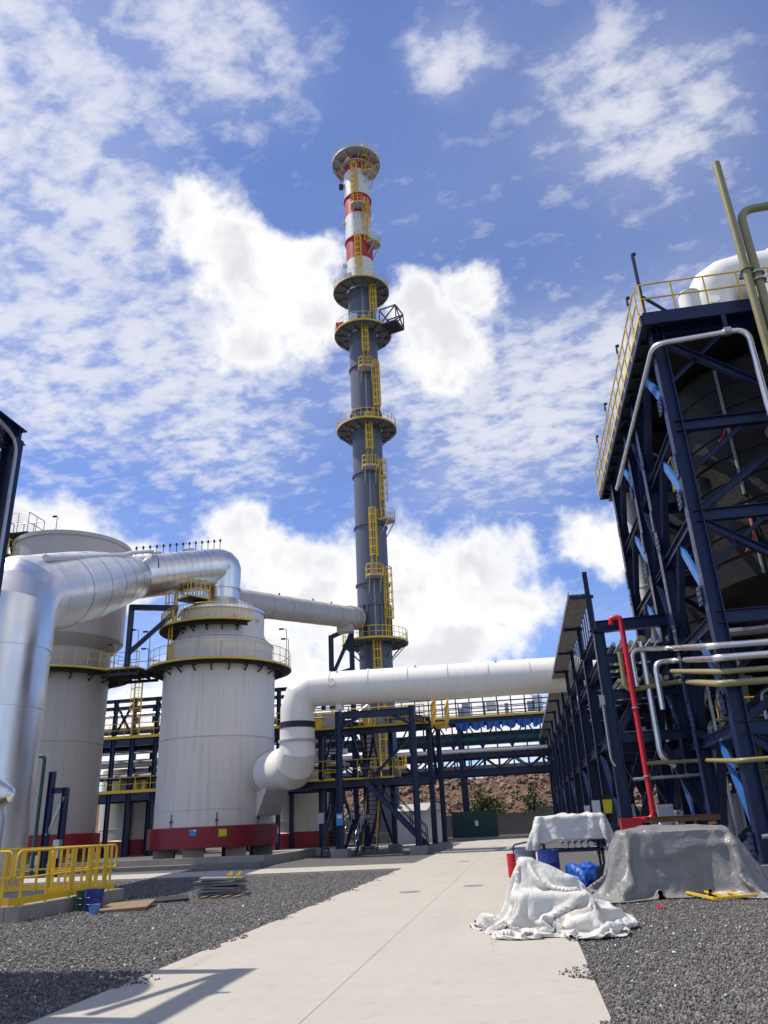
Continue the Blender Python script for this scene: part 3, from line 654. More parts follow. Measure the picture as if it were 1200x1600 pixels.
# ---------------------------------------------------------------- bright clad duct, near left to the top of the front tank
dk = thing('silver_duct', 'huge bright aluminium clad duct rising at left and bending over to the tank top', 'duct', (-16.75, 23, 0))
P1, P2, P3 = V(-16.75, 23, 9.4), V(-25.2, 47, 18.2), V(TX, TY, 20.1)
RD = 1.5
MB().tube([(-16.75, 23, 0.15), (-16.75, 23, 3.0), (-16.75, 23, 5.6), (-16.75, 23, 7.6)], RD, 64).build('riser', SILVER, dk)
u = (P2 - P1).normalized()
el = [V(-16.75, 23, 7.6)] + [a for a in fillet([V(-16.75, 23, 7.4), P1, P1 + u * 2.2], 2.0, 4)][1:-1] + [P1 + u * 2.0]
MB().tube(el, RD * 1.004, 64, caps=False).build('elbow', SILVER, dk, ang=12)
a, e = P1 + u * 2.0, P2 - u * 1.6
k = 6
for i in range(k):
    q0, q1 = a.lerp(e, i / k), a.lerp(e, (i + 1) / k); r0, r1 = RD + 0.25 * math.sin(math.pi * i / k), RD + 0.25 * math.sin(math.pi * (i + 1) / k)
    MB().tube([q0, q1], [r0 + 0.010, r1], 56, caps=False).build('cladding_sheet', SILVER, dk)
w_ = (P3 - P2).normalized(); hd = fillet([e, P2, P2 + w_ * 1.6], 1.4, 3)
MB().tube(hd, RD + 0.01, 56, caps=False).build('elbow', SILVER, dk, ang=12)
a, e = P2 + w_ * 1.55, P3 - w_ * 1.25; k = 9
for i in range(k):
    q0, q1 = a.lerp(e, i / k), a.lerp(e, (i + 1) / k); MB().tube([q0, q1], [RD + 0.014, RD], 56, caps=False).build('cladding_sheet', SILVER, dk)
MB().tube(fillet([e, P3, V(TX, TY, 18.7)], 1.25, 5) + [V(TX, TY, 18.3)], [RD] * 2 + [1.45, 1.4, 1.32, 1.25, 1.2, 1.2][:6], 56, caps=False).v if False else None
pe = fillet([e, P3, V(TX, TY, 18.75)], 1.25, 5); pe.append(V(TX, TY, 18.2))
MB().tube(pe, [RD + (1.22 - RD) * i / (len(pe) - 1) for i in range(len(pe))], 56, caps=False).build('elbow', SILVER, dk, ang=14)
for z in (3.0, 5.6, 7.55): MB().ring((-16.75, 23, z), RD - 0.01, RD + 0.03, 0.09, 64).build('seam_band', SILVER, dk)
MB().ring((TX, TY, 18.25), 1.1, 1.32, 0.12, 40).build('seam_band', SILVER, dk)
off = V(0.35, -0.25, 1.62)
pl = MB().tube(fillet([P1 + u * 1.2 + V(.9, -.2, 1.35), P2 - u * 8 + V(1.0, -.4, 1.45), P2 - u * 4 + V(.8, -.5, 1.6), P2 + w_ * 1.5 + V(.2, -.6, 1.6)], 1.5, 4), 0.13, 10); pl.build('small_pipe', SILVER, dk)
hn = V(-w_.y, w_.x, 0); a, e = P2 + w_ * 0.2, P3 - w_ * 0.4
cp = None
pts = []
for i in range(14):
    q = a.lerp(e, i / 13) + V(0, 0, RD - 0.02); pts.append(q + V(0, 0, 0.72))
    MB().tube([q, q + V(0, 0, 0.7)], 0.028, 6).tube([q + V(0, 0, 0.62), q + V(0, 0, 0.82)], [0.09, 0.06], 8).build('cable_post', BLACK, dk)
MB().tube(pts, 0.012, 4).build('cable', BLACK, dk)
for i in (3, 8): q = a.lerp(e, i / 13) + V(0, 0, RD + 0.06); MB().box(q, (0.7, 0.4, 0.3)).build('junction_box', GALV, dk)
MB().tube([P2 + w_ * (1.4) + (hn * math.cos(t) + V(0, 0, math.sin(t))) * (RD + 0.12) for t in [R(20 + 14 * i) for i in range(12)]], 0.025, 5).build('hoop', BLACK, dk)
b = MB(); b.bar((-25.6, 48.0, 16.4), (-22.6, 49.3, 16.4), 0.35, 0.35); b.bar((-25.4, 48, 13.2), (-22.8, 49.3, 16.2), 0.3, 0.3); b.bar((-25.6, 48.2, 12.3), (-25.6, 48.2, 16.6), 0.3, 0.3)
b.build('support_strut', NAVY, dk, smooth=False)
MB().tube([(-15.5, 22.0, 3.2), (-14.9, 21.5, 2.2), (-14.9, 21.5, 0.2)], 0.07, 8).build('drain_pipe', GALV, dk)

# ---------------------------------------------------------------- grey duct from the tank back to the stack
gd = thing('grey_duct', 'long grey flue duct running from behind the tank top into the stack', 'duct', (-17.2, 64.5, 18.5))
A, B_ = V(-21.0, 53.4, 18.0), V(-14.3, 73.55, 20.85); k = 7
for i in range(k): MB().tube([A.lerp(B_, i / k * 0.9), A.lerp(B_, (i + 1) / k * 0.9)], [1.06, 1.045], 40, caps=(i == 0)).build('shell_segment', DUCTG, gd)
dv = (B_ - A).normalized()
for t in (0.9, 0.925, 0.95): MB().tube([A.lerp(B_, t), A.lerp(B_, t + 0.018)], [1.16, 1.16], 40).build('bellows_ring', DUCTG, gd)
MB().tube([A.lerp(B_, 0.89), A.lerp(B_, 1.02)], 1.0, 40).build('bellows', GRATE, gd)
MB().tube([A.lerp(B_, 0.99), B_ + dv * 0.8], 1.12, 40).build('collar', STACK, gd)
for t in (0.35, 0.6, 0.75): q = A.lerp(B_, t) + V(0, 0, 1.02); MB().tube([q, q + V(0, 0, 0.25)], 0.08, 8).build('vent', BLACK, gd)
q = A.lerp(B_, 0.86); MB().box(q + V(0.1, 0, -1.25), (1.5, 1.0, 0.7)).build('saddle', DUCTG, gd)
fs = thing('duct_support', 'navy steel trestle holding the grey flue duct beside the stack', 'steel frame', (-15.7, 71.6, 0))
for x in (-16.8, -14.75): MB().hb((x, 71.6, 0), (x, 71.6, 18.9 if x < -16 else 19.4), 0.42, 0.42).build('column', NAVY, fs, smooth=False)
b = MB().bar((-16.8, 71.6, 18.75), (-14.75, 71.6, 19.5), 0.36); b.build('top_beam', NAVY, fs, smooth=False)
MB().bar((-16.7, 71.6, 15.0), (-14.8, 71.6, 18.9), 0.3).build('brace', NAVY, fs, smooth=False)
MB().bar((-16.8, 71.6, 15.0), (-14.75, 71.6, 15.5), 0.3).build('brace', NAVY, fs, smooth=False)

# ---------------------------------------------------------------- white cross pipe
wp = thing('white_pipe', 'large white pipe crossing over the road and elbowing down into the front tank', 'pipe', (-4, 45, 9.2))
za, zb = 9.27, 9.05
xs = [-10.6 + 2.35 * i for i in range(8)]; pz = lambda x: za + (zb - za) * (x + 12.7) / 18
for i, (xa, xb) in enumerate(zip(xs, xs[1:])):
    MB().tube([(xa, 45, pz(xa)), (xb, 45, pz(xb))], 1.0, 48, caps=False).build('pipe_length', WHITE, wp)
    MB().tube([(xa - 0.06, 45, pz(xa)), (xa + 0.06, 45, pz(xa))], 1.035, 48, caps=False).build('weld_ring', WHITE, wp)
    if i % 2 == 0: MB().box((xa + 0.5, 44.5, pz(xa) + 0.90), (0.12, 0.12, 0.12)).build('lug', WHITE, wp)
MB().tube([(xs[-1], 45, zb), (6.3, 45, zb), (6.85, 45, zb - 0.35), (7.1, 45, zb - 0.9), (7.1, 45, 5.2)], [1, 1, 1, 1, 1.15], 40).build('elbow', WHITE, wp, ang=14)
MB().tube([(-10.6, 45, za), (-11.75, 45, za), (-12.45, 45, za - 0.38), (-12.7, 45, za - 1.15), (-12.7, 45, 7.35)], 1.0, 48, caps=False).build('elbow', WHITE, wp, ang=14)
MB().tube([(-12.7, 45, 7.4), (-12.7, 45, 7.05)], 1.06, 48).build('expansion_band', GRATE, wp)
MB().tube([(-12.7, 45, 7.05), (-12.7, 45, 6.35)], 1.03, 48, caps=False).build('pipe_length', WHITE, wp)
MB().ring((-12.7, 45, 6.28), 0.9, 1.12, 0.12, 48).build('flange', DUCTG, wp)
end = NZ + V(0, 0, 5.0) + ni * 2.3; el0 = V(-12.7, 45, 6.3)
MB().tube([el0, (-12.7, 45, 5.75), V(-12.7, 45, 5.2) - ni * 0.45, V(-12.7, 45, 4.98) - ni * 1.1, end], [1.02, 1.06, 1.18, 1.26, 1.28], 48, caps=False).build('elbow', WHITE, wp, ang=14)
MB().tube([(-10.1, 45, 8.4), (-10.1, 45, 7.95)], 0.26, 20).build('support_stub', WHITE, wp)
MB().tube([(-10.3, 44.2, 9.35), (-10.3, 43.85, 9.42)], 0.17, 14).tube([(-10.3, 43.86, 9.42), (-10.3, 43.80, 9.43)], 0.23, 14).build('capped_nozzle', WHITE, wp)

rest_platform(6.2, C0, w=4.2, dp=2.2)
n = at_phi(C0 + 4); ladder(chim, V(SX, SY, 6.3) + n * (SR + 0.24), V(SX, SY, 12.4) + n * (SR + 0.24), n, 0.55, YEL, t=0.07, cage_from=2.6)
# ---------------------------------------------------------------- steel frame under the white pipe
def pad(parent, x, y, s=1.0, h=0.42): return MB().box((x, y, h / 2), (s, s, h)).build('pad', CONC, parent, smooth=False)
def hcol(parent, x, y, z0, z1, w=0.32, mt=None, nm='column'):
    o = MB().hb((x, y, z0), (x, y, z1), w, w, up=(1, 0, 0)).build(nm, mt or NAVY, parent, smooth=False)
    MB().box((x, y, z0 + 0.015), (w * 1.5, w * 1.5, 0.03)).build('base_plate', mt or NAVY, o, smooth=False); return o
def hbeam(parent, a, e, w=0.22, h=0.34, mt=None, nm='beam'): return MB().hb(a, e, w, h).build(nm, mt or NAVY, parent, smooth=False)
def brace(parent, a, e, w=0.16, mt=None, nm='brace'): return MB().hb(a, e, w, w).build(nm, mt or NAVY, parent, smooth=False)
def sign(parent, c, w, h, mt, nm='sign', t=0.02, rz=0):
    c = Vector(c); return MB().box(c, (w, t, h), rz).build(nm, mt, parent, smooth=False)
fr1 = thing('support_frame', 'navy steel frame carrying the white pipe, on square concrete pads', 'steel frame', (-8, 46.5, 0))
cols = [(-10.2, 45, 7.9), (-5.82, 45, 7.95), (-9.4, 48.8, 7.6), (-5.2, 47.6, 7.6), (-4.9, 50.5, 7.4), (-12.4, 49.5, 7.6), (-8.0, 50.5, 7.4)]
for i, (x, y, z) in enumerate(cols): pad(fr1, x, y, 0.95 if i < 2 else 0.8); hcol(fr1, x, y, 0.42, z, 0.34 if i < 2 else 0.3)
hbeam(fr1, (-10.0, 45, 7.62), (-6.0, 45, 7.62), 0.24, 0.4); hbeam(fr1, (-10.2, 45.2, 7.3), (-9.4, 48.6, 7.3)); hbeam(fr1, (-5.8, 45.2, 7.3), (-5.2, 47.4, 7.3))
hbeam(fr1, (-12.4, 49.3, 7.3), (-4.9, 49.3, 7.3)); hbeam(fr1, (-13, 47.2, 6.9), (-4.9, 47.2, 6.9)); hbeam(fr1, (-13.4, 47.2, 3.95), (-5.2, 47.2, 3.95), 0.24, 0.42); hbeam(fr1, (-13.4, 50.2, 3.95), (-5.2, 50.2, 3.95), 0.24, 0.42)
for a, e in (((-10.1, 45, 6.9), (-9.0, 45.05, 7.5)), ((-5.9, 45, 6.9), (-7.0, 45.05, 7.5)), ((-5.6, 46.9, 7.0), (-8.6, 46.9, 4.2)), ((-9.4, 48.8, 4.2), (-8.7, 48.8, 7.2)), ((-9.4, 48.8, 4.2), (-10.3, 48.8, 7.2)),
             ((-12.3, 48.9, 0.5), (-11.0, 48.9, 3.8)), ((-9.9, 48.9, 0.5), (-11.0, 48.9, 3.8)), ((-9.3, 48.8, 0.5), (-8.2, 48.8, 3.8)), ((-8.1, 50.4, 0.5), (-9.2, 50.4, 3.8)), ((-5.0, 49, 4.2), (-5.1, 47.7, 7.0))): brace(fr1, a, e)
d = MB().box((-9.2, 48.3, 7.13), (8.2, 2.9, 0.08)).build('platform', GRATE, fr1, smooth=False)
MB().bar((-13.3, 46.82, 7.14), (-5.1, 46.82, 7.14), 0.05, 0.1).build('edge_channel', YEL, d, smooth=False)
railing(d, [(-13.2, 46.85, 7.18), (-5.3, 46.85, 7.18)], 1.05, 1.15, YEL, 0.03, kick=False); railing(d, [(-13.2, 49.7, 7.18), (-5.3, 49.7, 7.18)], 1.05, 1.15, GALV, 0.03, kick=False)
d = MB().box((-10.6, 48.6, 4.17), (6.6, 3.2, 0.08)).build('platform', GRATE, fr1, smooth=False)
MB().bar((-13.9, 46.98, 4.18), (-7.3, 46.98, 4.18), 0.05, 0.1).build('edge_channel', YEL, d, smooth=False)
railing(d, [(-13.8, 47.0, 4.22), (-7.4, 47.0, 4.22), (-7.4, 50.1, 4.22)], 1.05, 1.15, YEL, 0.03, kick=False)
for x, z, mt in ((-10.2, 1.95, SIGNB), (-9.4, 1.9, SIGNW), (-12.4, 2.1, SIGNW)):
    yy = {-10.2: 44.81, -9.4: 48.6, -12.4: 49.3}[x]; sign(fr1, (x, yy, z), 0.38, 0.62, mt)
sign(fr1, (-10.2, 44.795, 2.08), 0.26, 0.16, SIGNW, 'sign_panel')
for x, mt in ((-4.75, YEL), (-3.95, YEL)):              # barred yellow guards at the right-hand stair head
    b = MB(); y0, y1, za_, zb_ = 45.6, 48.6, 7.0 if x > -4.5 else 7.25, 7.6
    for k in range(11):
        y = y0 + (y1 - y0) * k / 10; z = za_ - 0.55 + 0.11 * k; b.bar((x, y, z), (x, y, z + 1.25), 0.05)
    for h in (0, 0.62, 1.25): b.bar((x, y0, za_ - 0.55 + h), (x, y1, za_ + 0.55 + h), 0.06)
    b.build('guard_panel', mt, fr1, smooth=False)
MB().box((-4.35, 47.2, 6.95), (0.8, 3, 0.08)).build('platform', YEL, fr1, smooth=False)
for x, y, z, dx, dz, mt in ((-11.4, 48.2, 7.75, 0.8, 0.9, GALV), (-9.0, 48.6, 7.7, 0.7, 0.8, YEL), (-8.0, 48.9, 7.75, 0.9, 0.9, PANEL), (-7.1, 48.4, 8.0, 1.9, 0.7, KHAKI), (-12.2, 48.4, 7.6, 0.4, 0.7, YEL)):
    MB().box((x, y, z), (dx, 0.5, dz)).build('equipment_box', mt, fr1, smooth=False)
MB().tube(fillet([(-12.9, 48.2, 7.3), (-12.9, 48.2, 8.3), (-11.2, 48.2, 8.3), (-11.2, 48.2, 7.3)], 0.2), 0.12, 10).build('pipe', SILVER, fr1)
MB().tube(fillet([(-9.8, 48.0, 7.2), (-9.8, 48.0, 8.0), (-8.9, 48.0, 8.6), (-8.9, 48.0, 7.2)], 0.2), 0.08, 10).build('pipe', SILVER, fr1)
def stair(parent, p0, p1, w, ax, n, mt=NAVY, tr=None, rail=YEL):
    """flight from p0 up to p1; ax is the unit vector across the treads"""
    p0, p1, ax = Vector(p0), Vector(p1), Vector(ax); f = part('stair_flight', parent, p0); b = MB()
    for e in (-1, 1): b.bar(p0 + ax * e * w / 2, p1 + ax * e * w / 2, 0.06, 0.26)
    b.build('stringer', mt, f, smooth=False)
    run = (p1 - p0); run.z = 0; run = run / n; first = None
    for i in range(n):
        q = p0.lerp(p1, (i + 0.5) / n)
        if first is None:
            t = MB(); dd = run.normalized() * 0.13
            t.bar(q - ax * w / 2, q + ax * w / 2, max(0.24, 0.1), 0.045, up=(0, 0, 1)); first = t.build('tread', tr or GRATE, f, loc=q, smooth=False)
        else: copy_at(first, f, q)
    if rail:
        b = MB()
        for e in (-1, 1):
            a, c = p0 + ax * e * w / 2, p1 + ax * e * w / 2
            for h in (0.5, 1.0): b.tube([a + V(0, 0, h), c + V(0, 0, h)], 0.028, 6)
            for k in range(5): q = a.lerp(c, k / 4); b.tube([q, q + V(0, 0, 1.0)], 0.028, 6)
        b.build('handrail', rail, f)
    return f
sw = thing('steel_stair', 'steep dark steel stairs with yellow handrails inside the pipe frame', 'stairs', (-10.4, 48, 0))
stair(sw, (-11.3, 46.6, 0.1), (-11.3, 49.8, 4.15), 0.85, (1, 0, 0), 18, rail=None); stair(sw, (-11.3, 46.9, 4.2), (-11.3, 49.8, 7.1), 0.85, (1, 0, 0), 14, rail=None)
stair(sw, (-9.0, 49.5, 4.2), (-9.0, 47.2, 7.1), 0.8, (1, 0, 0), 12); stair(sw, (-9.0, 47.4, 0.2), (-9.0, 50, 4.15), 0.8, (1, 0, 0), 15)
stair(sw, (-5.5, 46.2, 0.35), (-8.9, 46.2, 3.95), 0.8, (0, 1, 0), 16, rail=NAVY)
stair(sw, (-10.0, 46.4, 0.15), (-9.6, 47.6, 1.9), 0.7, (1, 0, 0), 8, rail=GALV)

# ---------------------------------------------------------------- pipe bridge beyond the stack
br = thing('pipe_bridge', 'long navy truss pipe bridge behind the stack with railed walkway and blue sheeting', 'pipe bridge', (-6, 80, 0))
X0, X1, YB = -24.0, 5.5, 80.0
for y in (YB, YB + 3.4):
    for z, hh in ((5.95, 0.6), (7.55, 0.45), (10.95, 0.4)): hbeam(br, (X0, y, z), (X1, y, z), 0.3, hh, nm='chord')
    n = 20
    for i in range(n):
        xa, xb = X0 + (X1 - X0) * i / n, X0 + (X1 - X0) * (i + 1) / n
        a, e = ((xa, y, 6.2), (xb, y, 7.4)) if i % 2 else ((xa, y, 7.4), (xb, y, 6.2)); brace(br, a, e, 0.16, nm='diagonal')
        brace(br, (xb, y, 6.2), (xb, y, 7.4), 0.14, nm='vertical')
        if y == YB and i % 2 == 0: brace(br, (xa, y, 8.2), (xb, y, 10.8), 0.14, nm='diagonal')
        elif y == YB: brace(br, (xa, y, 10.8), (xb, y, 8.2), 0.14, nm='diagonal')
        if y == YB: brace(br, (xb, y, 7.7), (xb, y, 10.8), 0.14, nm='vertical')
dk2 = MB().box(((X0 + X1) / 2, YB + 1.7, 11.22), (X1 - X0, 3.4, 0.1)).build('walkway', GRATE, br, smooth=False)
MB().bar((X0, YB - 0.2, 11.28), (X1, YB - 0.2, 11.28), 0.05, 0.22).build('edge_channel', YEL, dk2, smooth=False)
railing(dk2, [(X0, YB - 0.15, 11.3), (X1, YB - 0.15, 11.3)], 1.9, 1.4, NAVY, 0.06, kick=False, mid=3); railing(dk2, [(X0, YB + 3.4, 11.3), (X1, YB + 3.4, 11.3)], 1.9, 1.4, NAVY, 0.06, kick=False, mid=2)
MB().tube([(X0, YB + 0.9, 9.15), (X1 + 3, YB + 0.9, 9.15)], 0.5, 20).build('teal_pipe', TEAL, br)
MB().tube([(X0, YB - 0.25, 7.98), (X1, YB - 0.25, 7.98)], 0.16, 12).build('white_line', WHITE, br)
for y, z, r, mt in ((1.9, 8.2, 0.2, SILVER), (2.5, 8.2, 0.25, SILVER), (3.0, 8.9, 0.15, SILVER), (2.4, 9.8, 0.2, GALV), (1.5, 6.5, 0.2, DUCTG)): MB().tube([(X0, YB + y, z), (X1, YB + y, z)], r, 10).build('pipe_line', mt, br)
for i in range(6):                                      # blue sheeting lashed under the walkway
    b = MB(); xa, xb = -5.9 + 1.55 * i, -5.9 + 1.55 * i + 1.4; k = 8; vs = []
    for j in range(k + 1):
        x = xa + (xb - xa) * j / k; vs += [(x, YB - 0.25 + 0.05 * math.sin(j * 2.1 + i), 10.75), (x, YB - 0.3 + 0.12 * math.sin(j * 1.7 + i), 10.05 + 0.16 * math.sin(j * 0.9 + 2 * i))]
    b.add(vs, [(2 * j, 2 * j + 1, 2 * j + 3, 2 * j + 2) for j in range(k)]); b.build('blue_sheet', TARPB, br)
for x in (-22, -5.6, 4.5): 
    for y in (YB, YB + 3.4): hcol(br, x, y, 0, 11.2, 0.4)
for i, x in enumerate((-5.4, -4.9, -2.2, -0.6, 1.9, 2.6)):
    MB().box((x, YB + 2.2, 12.0 + 0.3 * (i % 3)), (0.4 + 0.3 * (i % 3), 0.7, 0.9 + 0.5 * (i % 2))).build('equipment_box', (PANEL, GALV, WHITE)[i % 3], br, smooth=False)
# ---------------------------------------------------------------- rack behind the tanks
lr = thing('pipe_rack', 'dark pipe rack with yellow decks filling the gap behind the two tanks', 'pipe rack', (-30, 66, 0), 'pipe racks')
for x in (-43, -39, -35.2, -33.4, -31.2, -28, -24, -20, -16):
    for y in (65, 69): hcol(lr, x, y, 0, 13.0, 0.32)
for z in (4.75, 9.3, 12.9):
    for y in (65, 69): hbeam(lr, (-44, y, z), (-14.5, y, z), 0.3, 0.7 if z < 12 else 0.3)
    if z < 12:
        dd = MB().box((-29.2, 67, z + 0.42), (29.5, 4, 0.08)).build('deck', GRATE, lr, smooth=False)
        MB().bar((-44, 64.75, z + 0.4), (-14.5, 64.75, z + 0.4), 0.05, 0.24).build('edge_channel', YEL, dd, smooth=False)
        railing(dd, [(-44, 64.8, z + 0.46), (-14.5, 64.8, z + 0.46)], 1.1, 1.4, YEL, 0.035, kick=False)
for i, (y, z, r, mt) in enumerate([(65.8, 6.5, .22, SILVER), (66.6, 6.5, .3, SILVER), (67.6, 7.6, .25, WHITE), (66.0, 7.7, .18, SILVER), (68.4, 6.5, .2, GALV), (66.2, 8.5, .15, SILVER), (65.9, 10.5, .3, DUCTG), (67, 10.6, .4, CREAM), (68.2, 10.9, .35, WHITE), (66.4, 11.8, .2, SILVER)]):
    MB().tube([(-44, y, z), (-14.6, y, z)], r, 12).build('pipe_line', mt, lr)
for x in (-35.2, -31.2): brace(lr, (x, 65, 9.8), (x + 1.7, 65, 12.7), 0.18); brace(lr, (x + 1.7, 65, 9.8), (x, 65, 12.7), 0.18)
for x in (-34.6, -33.0, -32.2, -16.5, -18): MB().tube([(x, 65.4, 5.3), (x, 65.4, 5.9)], [0.25, 0.12], 10).ring((x, 65.4, 5.95), 0.2, 0.27, 0.05, 12).build('valve', YEL, lr)
ladder(lr, (-33.0, 64.6, 9.8), (-33.0, 64.6, 15.6), (0, -1, 0), 0.7, YEL, t=0.09)

# ---------------------------------------------------------------- rack along the right of the road
rr = thing('pipe_rack', 'long navy pipe rack along the right of the road with grey cable tray', 'pipe rack', (4.6, 27, 0), 'pipe racks')
YS = [27, 32, 37, 42, 47.5, 53, 59, 65, 71, 78, 85]
for i, y in enumerate(YS):
    hcol(rr, 3.22, y, 0.3, 7.65, 0.36); hcol(rr, 6.05, y, 0.3, 7.9, 0.36); pad(rr, 3.22, y, 0.7, 0.3); pad(rr, 6.05, y, 0.7, 0.3)
    for z in (3.9, 5.3, 6.5): hbeam(rr, (3.4, y, z), (5.87, y, z), 0.2, 0.3)
    hbeam(rr, (3.0, y, 7.62), (6.2, y, 7.7), 0.26, 0.4)
    hcol(rr, 3.0, y - 0.4, 7.4, 9.3 if i else 9.55, 0.16, nm='tray_post')
    if i < 5: brace(rr, (3.4, y, 4.1), (5.7, y, 7.4), 0.24)
    if i % 2 == 0 and i < len(YS) - 1: brace(rr, (3.22, y + 0.3, 0.6), (3.22, YS[i + 1] - 0.3, 3.7), 0.16); brace(rr, (3.22, YS[i + 1] - 0.3, 0.6), (3.22, y + 0.3, 3.7), 0.16)
    if i < 4: brace(rr, (3.4, y, 0.7), (4.7, y, 3.7), 0.2); brace(rr, (5.9, y, 0.7), (4.7, y, 3.7), 0.2)
for x, z in ((3.22, 3.9), (3.22, 6.5), (6.05, 3.9), (6.05, 6.5), (3.16, 7.45)): hbeam(rr, (x, 27, z), (x, 85.5, z), 0.2, 0.28)
for z, zz_ in ((5.62, 0), (6.85, 0)):
    k = 0
    for x in (3.62, 3.95, 4.2, 4.55, 4.9, 5.15, 5.5, 5.75):
        r = (0.07, 0.12, 0.08, 0.15, 0.1, 0.07, 0.13, 0.08)[k]; k += 1
        MB().tube([(x, 26.6, z + r), (x, 86, z + r)], r, 10).build('pipe_line', (SILVER, GALV, SILVER, WHITE, KHAKI)[k % 5], rr)
for y in np.arange(28.6, 84, 1.6): MB().bar((3.3, y, 5.42), (5.95, y, 5.42), 0.1, 0.14).build('cross_bearer', NAVY, rr, smooth=False)
for y in np.arange(28.3, 60, 1.6): MB().bar((3.3, y, 6.68), (5.95, y, 6.68), 0.1, 0.14).build('cross_bearer', NAVY, rr, smooth=False)
tray = part('cable_tray', rr, (2.7, 27, 8.7))
first = None; y = 26.6
while y < 85:                                           # tray covers, one sheet each
    for x in (2.55, 2.9):
        q = V(x, y + 0.48, 8.75)
        if first is None: first = MB().box(q, (0.33, 0.90, 0.05)).build('tray_cover', GALVD, tray, loc=q, smooth=False)
        else: c_ = copy_at(first, tray, q + V(0, 0, random.uniform(-0.012, 0.012)))
    y += 0.96
b = MB().bar((2.36, 26.6, 8.78), (2.36, 85, 8.78), 0.03, 0.16); b.bar((3.08, 26.6, 8.78), (3.08, 85, 8.78), 0.03, 0.16); b.bar((2.72, 26.6, 8.71), (2.72, 85, 8.71), 0.035, 0.035); b.build('tray_side', GALVD, tray, smooth=False)
first = None
for y in np.arange(26.9, 84, 0.8):
    if first is None: first = MB().bar((3.13, y, 7.55), (3.13, y, 8.78), 0.05, 0.09).build('slat', GALVD, tray, loc=(3.13, y, 7.55), smooth=False)
    else: copy_at(first, tray, (3.13, y, 7.55))
for y in YS: MB().bar((2.4, y - 0.3, 8.66), (3.2, y - 0.3, 8.66), 0.08, 0.1).build('tray_arm', NAVY, tray, smooth=False)
for x, y, z, mt in ((3.22, 42, 1.75, SIGNW), (3.22, 37, 1.9, SIGNW), (3.22, 32, 1.85, SIGNY)): sign(rr, (x - 0.05, y - 0.22, z), 0.34, 0.5, mt)
sign(rr, (3.17, 31.76, 2.17), 0.36, 0.16, BLACK, 'sign_panel')
MB().tube(fillet([(2.98, 26.78, 5.2), (2.98, 26.78, 3.2), (3.1, 26.78, 3.0)], 0.15), 0.035, 8).build('conduit', GALV, rr)
MB().box((2.98, 26.75, 5.1), (0.16, 0.14, 0.3)).build('conduit_box', GALV, rr)
# red fire main up the first frame
rp = thing('fire_pipe', 'bright red fire water pipe climbing the near end of the pipe rack', 'pipe', (3.95, 26.2, 0))
MB().tube(fillet([(3.62, 26.4, 7.55), (3.62, 26.4, 7.75), (3.93, 26.3, 7.78), (3.93, 26.2, 1.38), (3.45, 26.2, 1.36), (3.3, 26.2, 1.36)], 0.22, 6), 0.088, 14).build('pipe', PIPERED, rp)
for z in (2.6, 4.7): MB().tube([(3.93, 26.2, z), (3.93, 26.2, z + 0.04)], 0.125, 14).build('joint_ring', GALV, rp)
MB().box((3.22, 26.2, 1.18), (0.62, 0.4, 0.5)).build('hose_box', PIPERED, rp); 
for x in (2.98, 3.46): MB().bar((x, 26.2, 0), (x, 26.2, 0.94), 0.06).build('leg', NAVY, rp, smooth=False)

# ---------------------------------------------------------------- absorber tower at the right
tw = thing('steel_tower', 'tall navy steel tower frame at right with yellow railed top deck', 'steel tower', (5.5, 20.6, 0))
TXS = [5.5, 9.4, 13.2]; TYS = [20.6, 25.0, 27.2, 31.9]; ZT = 15.3
for x in TXS:
    for y in TYS:
        if x > 13 and y > 26: continue
        hcol(tw, x, y, 0.35, ZT, 0.38); pad(tw, x, y, 0.9, 0.35)
LV = [3.4, 6.2, 9.05, 11.85]
for z in LV:
    for y in TYS: hbeam(tw, (5.5, y, z), (13.2, y, z), 0.22, 0.34)
    for x in TXS[:2]: hbeam(tw, (x, 20.6, z), (x, 25, z), 0.2, 0.3); hbeam(tw, (x, 27.2, z), (x, 31.9, z), 0.2, 0.3)
for y in TYS: hbeam(tw, (5.3, y, ZT - 0.15), (13.4, y, ZT - 0.15), 0.26, 0.45)
for x in TXS: hbeam(tw, (x, 20.4, ZT - 0.2), (x, 33.6, ZT - 0.2), 0.26, 0.4)
for (ya, yb) in ((20.6, 25.0), (27.2, 31.9)):            # chevron braces, storey by storey
    ym = (ya + yb) / 2
    for k, z in enumerate(LV + [ZT - 0.4]):
        z0 = z - 2.35 if k else 0.6
        MB().bar((5.5, ya + 0.15, z0), (5.5, ym, z - 0.15), 0.3, 0.08, up=(1, 0, 0)).build('brace', BLUE, tw, smooth=False)  # sunlit half of the chevron: sun on navy steel painted as a lighter blue
        MB().hb((5.5, yb - 0.15, z0), (5.5, ym, z - 0.15), 0.2, 0.2).build('brace', NAVY, tw, smooth=False)
for k, z in enumerate(LV + [ZT - 0.4]):                  # front bay diagonals
    z0 = LV[k - 1] + 0.2 if k else 0.5
    a, e = ((5.7, 20.6, z0), (9.2, 20.6, z - 0.2)) if k % 2 else ((9.2, 20.6, z0), (5.7, 20.6, z - 0.2))
    brace(tw, a, e, 0.2); brace(tw, (9.6, 20.6, z0), (13.0, 20.6, z - 0.2), 0.2)
    brace(tw, (5.7, 31.9, z0), (9.2, 31.9, z - 0.2), 0.2)
